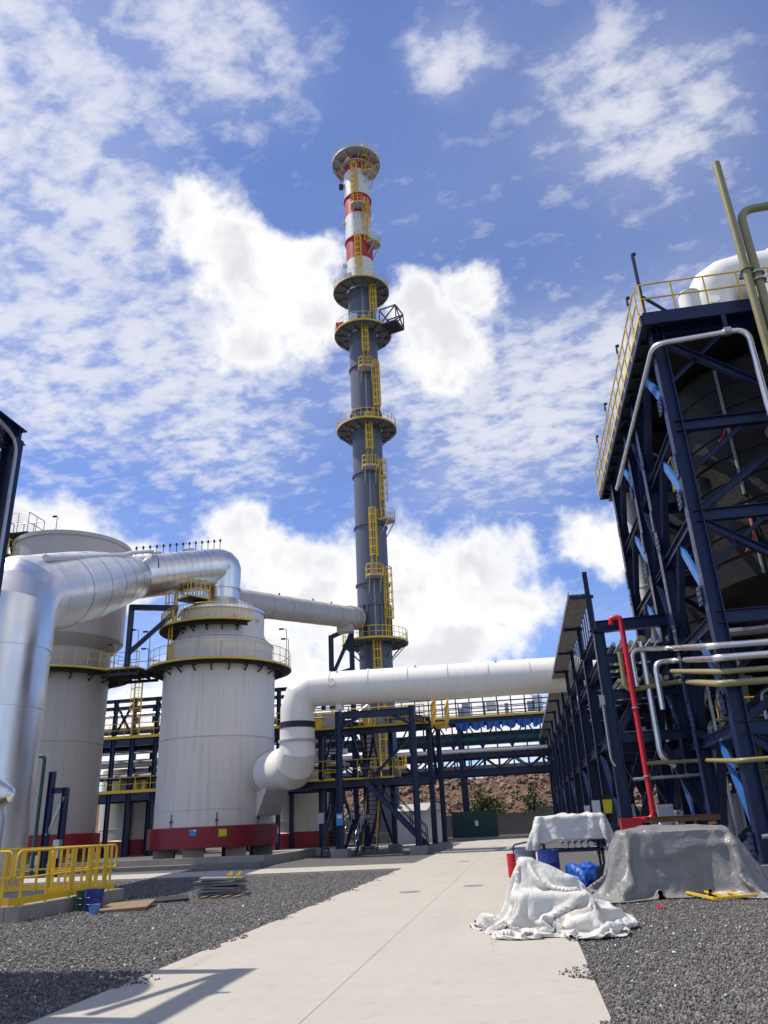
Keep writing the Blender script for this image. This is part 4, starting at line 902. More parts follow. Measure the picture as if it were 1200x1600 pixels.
for (ya, yb) in ((20.6, 25.0), (27.2, 31.9)):            # gusset plates where braces meet the left-hand legs
    for k, z in enumerate(LV + [ZT - 0.4]):
        z0 = z - 2.35 if k else 0.6
        for y_, s_ in ((ya + 0.3, 1), (yb - 0.3, -1)):
            pl_ = MB().box((5.27, y_, z0 + 0.18), (0.025, 0.42, 0.5))
            for q in range(6): pl_.box((5.25, y_ + (q % 2 - 0.5) * 0.2, z0 + 0.02 + 0.16 * (q // 2)), (0.03, 0.045, 0.045))
            pl_.build('gusset_plate', NAVY, tw, smooth=False)
for y in TYS:
    for z in (5.0, 10.6): MB().box((5.29, y, z), (0.03, 0.3, 0.7)).build('splice_plate', NAVY, tw, smooth=False)
for k, z in enumerate(LV + [ZT - 0.4]):                  # link bay between the two halves, and light secondary steel
    z0 = LV[k - 1] if k else 0.5
    brace(tw, (5.5, 25.2, z0), (5.5, 27.0, z), 0.14); brace(tw, (5.5, 27.0, z0), (5.5, 25.2, z), 0.14)
    brace(tw, (5.5, 25.2, z), (5.5, 27.0, z), 0.18, nm='beam')
    brace(tw, (5.7, 25.0, z0), (9.2, 25.0, z - 0.2), 0.18); brace(tw, (9.2, 27.2, z0), (5.7, 27.2, z - 0.2), 0.18)
    brace(tw, (5.7, 20.62, (z0 + z) / 2), (7.4, 20.62, z - 0.1), 0.12)
for x in (7.45, 11.3): MB().hb((x, 20.6, 0.35), (x, 20.6, 6.2), 0.2, 0.2, up=(1, 0, 0)).build('post', NAVY, tw, smooth=False)
dk3 = MB().box((9.4, 27.0, ZT + 0.12), (8.6, 13.8, 0.1)).build('top_deck', GRATE, tw, smooth=False)
b = MB().bar((5.08, 20.1, ZT), (5.08, 33.9, ZT), 0.08, 0.34); b.bar((5.1, 20.08, ZT), (13.6, 20.08, ZT), 0.08, 0.42); b.bar((5.1, 33.9, ZT), (13.6, 33.9, ZT), 0.08, 0.3); b.build('fascia', NAVY, dk3, smooth=False)
j0 = MB().bar((5.1, 20.4, ZT - 0.02), (6.0, 20.4, ZT - 0.02), 0.06, 0.14).build('joist', GRATE, dk3, loc=(5.1, 20.4, ZT), smooth=False)
for k in range(1, 14): copy_at(j0, dk3, (5.1, 20.4 + k, ZT))
MB().bar((5.04, 20.1, ZT + 0.2), (5.04, 33.9, ZT + 0.2), 0.03, 0.1).build('toe_board', YEL, dk3, smooth=False)
rl = part('railing', tw, (5.1, 20.1, ZT))
def split_rail(pts, sp, mt):
    up = V(0, 0, 1)
    for nm, h in (('top_rail', 1.1), ('knee_rail', 0.58)): MB().tube([Vector(p) + up * h for p in pts], 0.026, 8).build(nm, mt, rl)
    Q = resample(pts, sp); f = None
    for q in Q:
        if f is None: f = MB().tube([q - up * 0.25, q + up * 1.1], 0.026, 8).build('post', mt, rl, loc=q)
        else: copy_at(f, rl, q)
split_rail([(5.04, 20.3, ZT + 0.15), (5.04, 33.9, ZT + 0.15)], 1.0, YEL)
split_rail([(5.15, 20.08, ZT + 0.15), (8.0, 20.08, ZT + 0.15), (13.5, 20.08, ZT + 0.15)], 0.95, YEL)
for i, (y, h) in enumerate(((20.15, 2.5), (21.4, 1.8), (24.3, 1.9), (28.6, 1.95), (32.0, 2.2))):
    x = 5.06 if i else 5.2
    lp = thing('light_pole', ('thick navy pole at the near corner of the tower deck', 'slim pole second from the near corner of the tower deck', 'slim pole third from the near corner of the tower deck', 'slim pole fourth from the near corner of the tower deck', 'pole near the far end of the tower deck')[i], 'pole', (x, y, ZT + 0.1), 'poles along the tower deck')
    MB().tube([(x, y, ZT + 0.1), (x, y, ZT + h)], 0.055 if i in (0,) else 0.03, 8).build('shaft', NAVY if i == 0 else GALV, lp)
    MB().tube([(x, y, ZT + h - 0.3), (x, y, ZT + h + 0.04)], [0.045, 0.03], 8).box((x + 0.05, y, ZT + h), (0.1, 0.08, 0.08)).build('lamp_head', BLACK, lp)
b = MB().bar((5.25, 20.2, ZT + 0.9), (6.0, 20.3, ZT + 0.2), 0.07); b.build('pole_stay', NAVY, tw, smooth=False)
# clad pipe round the edge of the deck underside
cpipe = thing('clad_pipe', 'silver clad pipe looping under the front edge of the tower deck', 'pipe', (7.9, 20.0, 14.4))
MB().tube(fillet([(5.22, 30.0, 14.0), (5.22, 20.0, 14.32), (7.86, 19.95, 14.42), (7.86, 19.95, 7.0)], 0.4, 6), 0.088, 14).build('pipe', SILVER, cpipe)
MB().box((7.3, 19.95, 14.7), (0.1, 0.1, 0.6)).build('hanger', NAVY, cpipe)
MB().tube([(7.2, 19.95, 14.41), (7.4, 19.95, 14.42)], 0.13, 14).build('clamp', GALV, cpipe)
# khaki vent pipes in front
kp = thing('vent_pipe', 'tall khaki vent pipe with open top standing in front of the tower', 'pipe', (8.25, 19.5, 0), 'khaki vent pipes')
MB().tube([(8.08, 19.5, 0), (8.08, 19.5, 20.3)], 0.115, 16).build('pipe', KHAKI, kp)
MB().tube([(8.08, 19.5, 16.1), (8.08, 19.5, 16.22)], 0.17, 16).build('flange', KHAKI, kp)
kp2 = thing('vent_pipe', 'khaki pipe beside the open vent, bending away to the right', 'pipe', (8.4, 19.5, 0), 'khaki vent pipes')
MB().tube(fillet([(8.37, 19.55, 0), (8.37, 19.55, 18.35), (13.5, 19.55, 18.5)], 0.45, 7), 0.125, 16).build('pipe', KHAKI, kp2)
for z in (15.7, 15.95): MB().tube([(8.37, 19.55, z), (8.37, 19.55, z + 0.06)], 0.2, 16).build('flange', GALV, kp2)
MB().box((8.22, 19.62, 16.0), (0.7, 0.12, 0.12)).build('clamp', GALV, kp2)
# white duct on the deck
wd = thing('white_duct', 'fat white elbow duct rising through the tower deck', 'duct', (8.1, 23.2, ZT))
MB().tube(fillet([(8.1, 23.2, ZT + 0.1), (8.1, 23.2, 18.55), (14.5, 23.2, 18.75)], 1.25, 4), 0.78, 40).build('duct', WHITE, wd, ang=14)
MB().tube([(8.1, 23.2, 16.9), (8.1, 23.2, 17.0)], 0.8, 40, caps=False).build('weld_ring', WHITE, wd)
MB().tube([(10.4, 23.2, 18.62), (10.52, 23.2, 18.63)], 0.86, 40).build('flange', WHITE, wd)
MB().tube([(8.1, 22.6, 17.2), (8.05, 22.3, 17.25)], 0.16, 14).build('nozzle', WHITE, wd)
for x, y, r, h, lb in ((7.05, 21.7, 0.33, 1.6, 'small white capped vent standing on the tower deck left of the duct'), (9.5, 21.6, 0.45, 1.6, 'squat white vessel on the tower deck right of the duct')):
    t = thing('deck_vent', lb, 'vent', (x, y, ZT + 0.17)); MB().lathe((x, y, ZT + 0.17), [(r, 0), (r, h), (r * 1.06, h), (r * 1.06, h + 0.05), (r * 0.4, h + 0.12), (0, h + 0.12)], 28).build('body', WHITE, t)
    MB().ring((x, y, ZT + 0.17), r, r + 0.1, 0.06, 28).build('flange', DUCTG, t)
# rubber lined dark vessels inside, cream one behind
def vessel(x, y, r, z0, zc_, z1, mt, lb, ribs, conez=1.2, grp=None):
    t = thing('tower_vessel', lb, 'vessel', (x, y, z0), grp)
    MB().lathe((x, y, 0), [(0.5, z0), (r * 0.55, z0 + (zc_ - z0) * 0.35), (r, zc_)], 56).build('cone', mt, t)
    z = zc_
    while z < z1 - 0.05:
        zn = min(z + ribs, z1); MB().lathe((x, y, 0), [(r, z), (r, zn - 0.05), (r + 0.035, zn - 0.04), (r + 0.035, zn)], 56).build('strake', mt, t); z = zn
    MB().lathe((x, y, 0), [(r, z1), (r * 0.6, z1 + 0.5), (0, z1 + 0.6)], 40).build('dome', mt, t)
    return t
vA = vessel(9.35, 23.9, 2.95, 5.2, 7.6, 14.3, RUBBER, 'dark rubber lined vessel filling the near tower bay', 0.75)
MB().tube([(8.35, 21.2, 11.6), (8.35, 21.15, 11.6)], 0.28, 24).build('manhole', GALVD, vA)
for x, z0, z1 in ((7.3, 10.0, 14.2), (7.3, 7.6, 9.7)): MB().tube([(x, 21.75, z0), (x, 21.75, z1)], 0.05, 10).build('conduit', GALVD, vA)
MB().tube(fillet([(7.3, 21.7, 12.6), (7.15, 21.6, 12.0), (6.9, 21.6, 11.7)], 0.3), 0.025, 6).build('red_cable', PIPERED, vA); MB().tube(fillet([(7.3, 21.7, 9.4), (7.25, 21.6, 8.6), (6.9, 21.6, 8.2)], 0.3), 0.025, 6).build('red_cable', PIPERED, vA)
vB = vessel(9.3, 29.9, 3.0, 4.6, 7.0, 14.4, RUBBER, 'dark vessel in the far bay of the tower', 0.9)
vC = thing('standpipe', 'tall white standpipe behind the far legs of the tower', 'pipe', (6.2, 33.2, 0))
MB().tube([(6.2, 33.2, 0), (6.2, 33.2, 14.9)], 0.45, 28).build('shell', WHITE, vC)
for z in (3, 5.5, 8, 10.5, 13): MB().ring((6.2, 33.2, z), 0.44, 0.47, 0.06, 28).build('weld_ring', WHITE, vC)
for x, y, z, w in ((5.95, 22.9, 11.35, 0.5), (5.95, 29.6, 11.5, 0.6)):
    MB().box((x, y, z), (w, 0.5, 1.0)).build('yellow_cabinet', BOXY, tw, smooth=False)
    b = MB()
    for k in range(6): b.box((x - 0.02 + 0.05 * (k % 2), y - 0.262, z - 0.35 + 0.13 * k), (0.16, 0.012, 0.07))
    b.build('cabinet_lettering', RUST, tw, smooth=False)
cv_ = vessel(11.0, 19.0 + 8.5, 1.0, 4.2, 5.2, 8.0, CREAM, 'small cream vessel low at the right edge of the tower', 0.9)
# header pipes crossing from rack to tower
pipes = [([(4.1, 26.35, 5.4), (4.1, 26.35, 6.62), (5.4, 26.35, 6.58), (5.05, 20.15, 5.38), (13, 20.15, 5.4)], 0.088, SILVER, 'upper silver header pipe with elbow over the rack end'),
         ([(4.75, 26.1, 4.6), (4.75, 26.1, 6.1), (5.5, 26.1, 6.12), (5.15, 20.1, 5.07), (13, 20.1, 5.1)], 0.092, SILVER, 'second silver header pipe below the uppermost'),
         ([(5.2, 25.9, 5.75), (5.25, 20.2, 4.74), (13, 20.2, 4.76)], 0.07, KHAKI, 'khaki header pipe below the silver ones'),
         ([(3.75, 26.45, 6.6), (3.75, 26.45, 5.32), (5.5, 26.45, 5.5), (5.1, 20.15, 4.44), (13, 20.15, 4.5)], 0.085, KHAKI, 'long olive header pipe, lowest of the upper group'),
         ([(3.9, 26.2, 3.0), (5.6, 26.2, 3.0), (5.2, 20.2, 2.62), (13, 20.2, 2.8)], 0.06, KHAKI, 'olive pipe running low between rack and tower'),
         ([(3.5, 26.25, 2.55), (13, 26.25, 2.72)], 0.05, GALV, 'thin galvanised pipe running lowest between rack and tower'),
         ([(4.5, 26.5, 6.9), (4.5, 26.5, 3.2), (4.9, 26.5, 2.9)], 0.1, SILVER, 'vertical silver drop pipe beside the red fire pipe'),
         ([(6.4, 20.0, 4.4), (6.4, 20.0, 2.6), (6.5, 20.0, 2.2), (6.5, 20.0, 1.9), (6.0, 20.0, 1.0), (5.3, 20.0, 0.95)], 0.05, GALV, 'bent galvanised conduit dropping beside the tower leg')]
for P_, r, mt, lb in pipes:
    t = thing('header_pipe', lb, 'pipe', P_[0]); MB().tube(fillet(P_, 0.28, 6), r, 12).build('pipe', mt, t)
    L = P_[-2] if len(P_) < 5 else P_[1]
    b = MB(); q0, q1 = Vector(P_[-2]), Vector(P_[-1]); d_ = (q1 - q0).normalized()
    for s_ in (1.6, 3.4): 
        if s_ < (q1 - q0).length: b.tube([q0 + d_ * s_, q0 + d_ * (s_ + 0.09)], r * 1.5, 12)
    if b.v: b.build('flange', GALV, t)
# equipment at the foot of tower and rack
rnd = random.Random(11)
def pump(x, y, lb, s=1.0, mt=None):
    t = thing('pump', lb, 'pump', (x, y, 0), 'pumps under the steelwork')
    MB().box((x, y, 0.15), (1.3 * s, 0.7 * s, 0.3)).build('base', CONC, t, smooth=False)
    MB().tube([(x - 0.5 * s, y, 0.62), (x + 0.1 * s, y, 0.62)], 0.24 * s, 18).build('motor', mt or BLUE, t)
    MB().lathe((x + 0.4 * s, y, 0.3), [(0.1, 0), (0.32 * s, 0.1), (0.32 * s, 0.55), (0.12, 0.7), (0.12, 1.3)], 18).build('casing', GALV, t)
    MB().ring((x + 0.4 * s, y, 1.5), 0.05, 0.22 * s, 0.06, 14).build('flange', GALV, t)
pump(7.4, 21.8, 'small pump at the foot of the near tower leg'); pump(5.0, 30.5, 'pump between the rack columns behind the red box', 1.0); pump(8.2, 24.0, 'pump deep inside the tower base', 1.1, GREENP)
for x, y, w, h, mt, lb in ((6.35, 26.6, 0.55, 1.7, PANEL, 'upright grey cabinet between rack and tower'), (4.75, 29.0, 0.5, 1.5, SIGNW, 'white cabinet behind the red fire pipe'), (7.9, 28.5, 0.7, 1.8, GALV, 'tall grey cabinet deep in the tower base'), (4.1, 34, 0.6, 1.6, PANEL, 'pale cabinet farther down the rack')):
    t = thing('cabinet', lb, 'cabinet', (x, y, 0)); MB().box((x, y, h / 2 + 0.3), (w, 0.4, h)).build('body', mt, t, smooth=False); MB().box((x, y - 0.206, h / 2 + 0.3), (w * 0.86, 0.012, h * 0.9)).build('door', mt, t, smooth=False); MB().box((x + w * 0.3, y - 0.22, h / 2 + 0.4), (0.03, 0.03, 0.14)).build('handle', BLACK, t); MB().box((x, y, 0.15), (w * 0.8, 0.36, 0.3)).build('plinth', CONCD, t, smooth=False)
rs = thing('steel_skid', 'rusty channel steel frame behind the grey tarpaulin', 'steel frame', (4.0, 21.5, 0))
for y in (21.2, 22.2): MB().hb((3.1, y, 1.40), (4.75, y, 1.40), 0.1, 0.13).build('channel', RUST, rs, smooth=False)
for x in (3.2, 3.9, 4.65): MB().hb((x, 21.25, 1.3), (x, 22.15, 1.3), 0.08, 0.1).build('channel', RUST, rs, smooth=False); MB().bar((x, 21.7, 0), (x, 21.7, 1.26), 0.1).build('leg', RUST, rs, smooth=False)
vp = []
for i in range(16):
    x, y = rnd.uniform(5.9, 9.5), rnd.uniform(21.5, 31); h = rnd.uniform(2, 6); r = rnd.choice((0.04, 0.06, 0.09, 0.12)); mt = rnd.choice((GALV, SILVER, NAVY, KHAKI, GALV, DUCTG)); z = rnd.uniform(0, 1.5)
    MB().tube(fillet([(x, y, z), (x, y, z + h), (x + rnd.uniform(0.5, 2), y, z + h + 0.05)], 0.2), r, 8).build('riser_pipe', mt, tw)
for i in range(6):
    x, y, z = rnd.uniform(6.2, 9), rnd.uniform(22, 27), rnd.uniform(1.3, 4.5); MB().box((x, y, z), (0.25, 0.25, 0.35)).build('valve_box', rnd.choice((YEL, GALV, YEL, SIGNW)), tw)
dl = MB().box((8.8, 26.1, 3.55), (6.4, 1.6, 0.08)).build('lower_deck', GRATE, tw, smooth=False); railing(dl, [(6.2, 25.3, 3.6), (12, 25.3, 3.6)], 1.1, 0.9, YEL, 0.028)
MB().tube([(6.3, 29.0, 5.0), (6.3, 36.0, 5.0)], 0.3, 16).build('clad_line', SILVER, tw)

# second steel structure farther right, filling the view under the tower
ef = thing('equipment_frame', 'dark multi level equipment structure crowded with pipes behind the tower', 'steel frame', (10, 38, 0))
for x in (7.2, 9.6, 12.0, 14.5):
    for y in (35.0, 38.6, 42.5): hcol(ef, x, y, 0, 9.6, 0.34)
for z in (2.9, 5.2, 7.4, 9.5):
    for y in (35.0, 38.6, 42.5): hbeam(ef, (7.0, y, z), (14.7, y, z), 0.22, 0.36)
    for x in (7.2, 9.6, 12.0): hbeam(ef, (x, 35, z - 0.02), (x, 42.5, z - 0.02), 0.2, 0.3)
    MB().box((10.9, 40.6, z + 0.22), (7.4, 3.9, 0.06)).build('deck', GRATE, ef, smooth=False)
for k, z in enumerate((0.4, 3.1, 5.4, 7.6)):
    brace(ef, (7.3, 35, z), (9.5, 35, z + 1.9), 0.16); brace(ef, (12, 35, z), (9.7, 35, z + 1.9), 0.16)
r2 = random.Random(23)
for i in range(34):
    x0 = r2.uniform(4.0, 8.5); y = r2.uniform(33.8, 42); z = r2.choice((1.3, 2.2, 3.4, 4.1, 4.6, 5.7, 6.3, 6.9, 8.0, 8.6)) + r2.uniform(-.2, .2); r_ = r2.choice((0.06, 0.08, 0.11, 0.16, 0.22))
    P_ = [(x0, y, z), (14.6, y, z)] if r2.random() < 0.6 else [(x0 + 2.5, y, z - r2.uniform(1, 3)), (x0 + 2.5, y, z), (14.6, y, z)]
    MB().tube(fillet(P_, 0.25), r_, 10).build('pipe_line', r2.choice((SILVER, GALV, GALV, KHAKI, DUCTG, NAVY, WHITE)), ef)
for i in range(10):
    x, y, z = r2.uniform(7.4, 12), r2.uniform(35.5, 41), r2.choice((0.0, 3.1, 5.4)); h_ = r2.uniform(0.9, 1.8); w_3 = r2.uniform(0.3, 0.7)
    MB().lathe((x, y, z), [(0, 0), (w_3, 0.05), (w_3, h_), (w_3 * 0.6, h_ + 0.2), (0, h_ + 0.25)], 20).build('drum_vessel', r2.choice((GALV, DUCTG, GRATE, TEAL, CREAM)), ef)
cw = thing('white_cone', 'white conical hopper bottom glimpsed between the rack columns', 'hopper', (7.2, 34.2, 0))
MB().lathe((7.2, 33.2 + 1.0, 0), [(0.25, 4.4), (0.3, 4.7), (1.3, 6.6), (1.3, 8.6), (0, 8.9)], 36).build('body', WHITE, cw, ang=20)
tl = thing('teal_line', 'short length of teal pipe behind the red fire pipe', 'pipe', (5, 47.5, 4.6)); MB().tube([(3.9, 43.5, 4.75), (7.6, 43.5, 4.75)], 0.5, 24).build('pipe', TEAL, tl); MB().tube([(5.4, 43.5, 4.75), (5.55, 43.5, 4.75)], 0.58, 24).build('flange', TEAL, tl)

# ---------------------------------------------------------------- kerbs, railing pen and left side
kb = thing('bund_wall', 'long low concrete bund wall in front of the tanks', 'wall', (-25, 38.5, 0))
MB().box((-29, 38.7, 0.24), (33, 0.3, 0.48)).build('upstand', CONC, kb, smooth=False); MB().box((-29, 38.2, 0.1), (33, 0.66, 0.2)).build('step', CONCD, kb, smooth=False)
MB().box((-12.65, 43.6, 0.22), (0.3, 9.5, 0.44)).build('upstand', CONC, kb, smooth=False)
pen = thing('plinth_kerb', 'low weathered concrete kerb around the silver duct base, left', 'kerb', (-11.1, 18.5, 0))
MB().box((-11.12, 19.15, 0.15), (0.35, 4.7, 0.3)).build('kerb', CONC, pen, smooth=False); MB().box((-15, 16.95, 0.15), (7.4, 0.35, 0.297)).build('kerb', CONC, pen, smooth=False); MB().box((-15, 21.5, 0.147), (7.4, 0.35, 0.294)).build('kerb', CONC, pen, smooth=False)
MB().box((-15.5, 23.2, 0.09), (4.8, 4.0, 0.18)).build('base_slab', CONCD, pen, smooth=False)
def round_rail(name, lb, pts, h, mt, grp, bars=(), z=0.3):
    """panel of handrail with rounded ends"""
    t = thing(name, lb, 'railing', (pts[0][0], pts[0][1], z), grp); a, e = V(*pts[0], z), V(*pts[1], z); d = (e - a).normalized(); up = V(0, 0, 1)
    MB().tube(fillet([a + up * 0.55 + d * 0.15, a + up * 0.55 - d * 0.02, a + up * h, e + up * h, e + up * 0.55, e + up * 0.55 - d * 0.15], 0.16, 5), 0.027, 8).build('top_rail', mt, t)
    MB().tube([a + up * 0.55, e + up * 0.55], 0.024, 8).build('knee_rail', mt, t)
    MB().bar(a + up * 0.09 - d * 0.12, e + up * 0.09 + d * 0.02, 0.012, 0.14).build('toe_board', mt, t, smooth=False)
    n = max(2, round((e - a).length / 1.0)); f = None
    for k in range(n + 1):
        q = a.lerp(e, 0.06 + 0.88 * k / n)
        if f is None:
            f = MB().bar(q, q + up * h, 0.045, 0.06, up=(0, 1, 0)).build('post', mt, t, loc=q, smooth=False); MB().box(q + up * 0.01, (0.16, 0.16, 0.02)).build('foot', mt, t)
        else: copy_at(f, t, q); 
    for s_, w in bars:
        q = a + d * s_; MB().bar(q + up * 0.1, q + up * h, 0.03, w, up=(0, 1, 0)).build('gate_bar', mt, t, smooth=False)
    return t
G = 'yellow railings around the duct base'
round_rail('railing', 'long yellow railing on the kerb at left, nearest the road', ((-11.1, 16.75), (-11.1, 21.2)), 1.1, YEL, G, [(2.3, 0.14), (2.75, 0.07), (3.15, 0.16), (3.5, 0.05), (3.9, 0.2)])
round_rail('railing', 'yellow railing panel cut off by the left edge of the picture', ((-14.2, 16.95), (-11.35, 16.95)), 1.1, YEL, G)
round_rail('railing', 'yellow railing panel crossing behind the long one', ((-15.6, 21.5), (-11.6, 21.5)), 1.1, YEL, G, [(1.1, 0.06), (1.3, 0.06), (1.5, 0.06), (2.4, 0.08)])
round_rail('railing', 'short yellow gate panel at the far end of the kerb', ((-11.9, 19.4), (-11.9, 21.3)), 1.1, YEL, G, [(0.4, 0.08), (0.7, 0.08), (1.1, 0.1)])
# drums, boards and plates on the gravel
def drum(name, lb, x, y, r, h, mt, z=0, grp=None, lid=None, rim=None):
    t = thing(name, lb, 'drum', (x, y, z), grp)
    MB().lathe((x, y, z), [(0, 0), (r, 0), (r, h * 0.33), (r * 1.03, h * 0.345), (r, h * 0.36), (r, h * 0.64), (r * 1.03, h * 0.655), (r, h * 0.67), (r, h)], 32).build('body', mt, t)
    MB().lathe((x, y, z), [(r, h - 0.02), (r * 1.03, h - 0.02), (r * 1.03, h + 0.012), (r * 0.96, h + 0.012), (r * 0.94, h - 0.015), (0, h - 0.015)], 32).build('lid', lid or mt, t)
    MB().tube([(x + r * 0.5, y, z + h - 0.02), (x + r * 0.5, y, z + h + 0.02)], 0.035, 10).build('bung', GALV, t)
    return t
drum('drum', 'dark green plastic drum by the kerb at left', -10.62, 19.0, 0.25, 0.42, GREENP); drum('drum', 'squat blue drum beside the green one at left', -10.3, 18.75, 0.22, 0.46, BLUEP)
t = thing('bucket', 'small light blue bucket in front of the blue drum', 'bucket', (-9.85, 18.0, 0)); MB().lathe((-9.85, 18.0, 0), [(0, 0.01), (0.1, 0), (0.13, 0.2), (0.138, 0.2), (0.12, 0.19), (0.095, 0.02)], 20).build('body', LBLUE, t); MB().tube([V(-9.85 + 0.13 * math.cos(a), 18.0, 0.2 + 0.1 * math.sin(a)) for a in [math.pi * i / 8 for i in range(9)]], 0.006, 5).build('handle', BLACK, t)
def board(name, lb, cat, c, d, rz, mt, n=1, tilt=0.0, grp=None):
    t = thing(name, lb, cat, c, grp)
    for k in range(n):
        o = MB().box((0, 0, 0), d).build('board' if n == 1 else 'sheet', mt, t, loc=(0, 0, 0), smooth=False)
        o.location = (random.uniform(-.08, .08) if k else 0, random.uniform(-.08, .08) if k else 0, d[2] / 2 + (d[2] + 0.02) * k + 0.03); o.rotation_euler = (tilt, 0.03 * (k % 3 - 1), rz + (random.uniform(-0.25, 0.25) if k else 0))
    return t
board('plywood_board', 'weathered brown plywood board lying on the gravel by the kerb', 'board', (-9.55, 19.0, 0), (1.1, 1.5, 0.06), 0.3, WOOD, tilt=0.03)
board('steel_plate', 'thin dark steel plate lying near the road on the gravel', 'plate', (-9.2, 20.6, 0), (0.9, 0.7, 0.05), 0.4, BLACK, tilt=0.06)
board('grating_stack', 'stack of grey steel grating sheets on the gravel', 'grating', (-8.3, 22.0, 0.02), (1.15, 0.9, 0.05), 0.1, GALVD, n=6)
t = thing('pallet', 'broken timber pallet under the stack of gratings', 'pallet', (-8.1, 21.6, 0))
for k in range(4): MB().box((-8.5 + 0.3 * k, 21.35, 0.03), (0.12, 0.9, 0.03)).build('plank', WOOD, t, smooth=False)
for k in range(2): 
    c = (-8.1 + 0.25 * k, 21.95, 0.47); tt = thing('yellow_clamp', ('left', 'right')[k] + ' one of two yellow clamps on the grating stack', 'clamp', c); MB().box(c, (0.14, 0.12, 0.12)).tube([(c[0], c[1], c[2]), (c[0] + 0.05, c[1], c[2] + 0.1)], 0.03, 8).build('body', YEL, tt)
# navy gantry out at the left, with the hopper it carries
gt = thing('gantry', 'navy steel gantry post and top beam at the upper left edge', 'steel frame', (-8.15, 9.3, 0))
for y in (8.09, 10.56): hcol(gt, -8.1, y, 0.02, 8.1, 0.24); hcol(gt, -11.5, y, 0.02, 8.1, 0.24); hbeam(gt, (-11.6, y, 8.2), (-8.0, y, 8.2), 0.18, 0.26)
hbeam(gt, (-8.1, 7.9, 8.2), (-8.1, 10.75, 8.2), 0.22, 0.28)
brace(gt, (-8.1, 8.3, 6.9), (-8.1, 10.4, 7.9), 0.1); brace(gt, (-8.3, 10.5, 7.9), (-10, 10.5, 6.6), 0.12); MB().tube(fillet([(-7.93, 10.45, 4), (-7.93, 10.45, 8.0), (-7.93, 9.2, 8.25)], 0.3), 0.03, 8).build('conduit', GALV, gt)
MB().bar((-8.1, 9.3, 7.9), (-7.6, 9.3, 7.9), 0.08).build('bracket_arm', NAVY, gt, smooth=False)
hp = thing('hopper', 'silver conical nozzle end of a drum poking in at the left edge', 'drum', (-8.6, 10.0, 0))
b = MB(); pr = [(-10.2, 0.0), (-10.2, 0.66), (-7.75, 0.66), (-6.85, 0.10), (-6.8, 0.0)]; k = 40
vs = [(x, 10.0 + r_ * math.cos(6.2832 * q / k), 2.2 + r_ * math.sin(6.2832 * q / k)) for x, r_ in pr for q in range(k)]
b.add(vs, [(i * k + q, (i + 1) * k + q, (i + 1) * k + (q + 1) % k, i * k + (q + 1) % k) for i in range(len(pr) - 1) for q in range(k)])
b.build('body', SILVER, hp, ang=25)
MB().tube([(-7.1, 9.7, 2.45), (-6.9, 9.5, 2.45)], 0.05, 12).tube([(-6.92, 9.52, 2.45), (-6.88, 9.48, 2.45)], 0.08, 12).build('nozzle', GALV, hp); MB().tube(fillet([(-6.9, 9.5, 2.45), (-6.78, 9.4, 2.45), (-7.0, 9.3, 1.75)], 0.08), 0.02, 8).build('small_pipe', GALV, hp)
for x in (-9.8, -8.6): MB().box((x, 10.0, 0.65), (0.2, 0.9, 1.3)).build('saddle', NAVY, hp, smooth=False)
gv = thing('gantry_vessel', 'silver vessel on top of the navy gantry, beyond the left edge', 'vessel', (-10.15, 9.3, 6.6))
MB().lathe((-10.15, 9.3, 0), [(0.0, 6.3), (0.6, 6.4), (1.2, 7.0), (1.2, 8.6), (0.8, 9.1), (0, 9.25)], 40).build('body', SILVER, gv, ang=25); MB().ring((-10.15, 9.3, 8.0), 1.19, 1.26, 0.1, 40).build('band', SILVER, gv)
# green riser and navy frame left of the tanks
nf = thing('pipe_stand', 'narrow navy pipe stand with green riser beside the silver duct', 'steel frame', (-22.3, 36, 0))
for x, z in ((-22.55, 4.7), (-21.75, 3.9)): MB().hb((x, 36, 0), (x, 36, z), 0.26, 0.26, up=(1, 0, 0)).build('column', NAVY, nf, smooth=False)
MB().hb((-22.6, 36, 3.8), (-21.65, 36, 3.8), 0.2, 0.26).build('beam', NAVY, nf, smooth=False); MB().bar((-22.5, 36, 1.8), (-21.8, 36, 3.5), 0.1).build('brace', GALV, nf, smooth=False)
MB().tube(fillet([(-22.95, 35.8, 0), (-22.95, 35.8, 5.4), (-23.5, 35.8, 5.5)], 0.2), 0.09, 12).build('riser', GREENP, nf)
MB().box((-21.7, 35.7, 1.2), (0.3, 0.3, 0.8)).build('valve_box', GALV, nf)
# ---------------------------------------------------------------- far end: container, shed, wall, shrubs
ct = thing('container', 'dark green steel container at the end of the road', 'container', (-4.4, 74, 0))
MB().box((-4.4, 74.2, 1.16), (4.0, 2.4, 2.1)).build('body', GREEND, ct, smooth=False)
b = MB()
for k in range(19): b.box((-6.25 + 0.205 * k, 72.98, 1.15), (0.1, 0.05, 1.95))
b.build('corrugation', GREEND, ct, smooth=False); MB().box((-4.4, 74.2, 0.06), (4.1, 2.5, 0.12)).build('skid', BLACK, ct, smooth=False); sign(ct, (-4.2, 72.93, 1.3), 0.3, 0.45, SIGNW); MB().box((-4.4, 74.2, 2.25), (4.1, 2.5, 0.08)).build('roof', GREEND, ct, smooth=False)
sh = thing('shed', 'small pale panelled shed with shallow pitched roof behind the steel frame', 'shed', (-8.6, 68, 0))
MB().box((-8.7, 68.6, 1.25), (4.2, 2.6, 2.5)).build('wall', PANEL, sh, smooth=False)
for k in range(5): MB().box((-10.4 + 0.85 * k, 67.28, 1.25), (0.82, 0.03, 2.44)).build('panel', PANEL, sh, smooth=False)
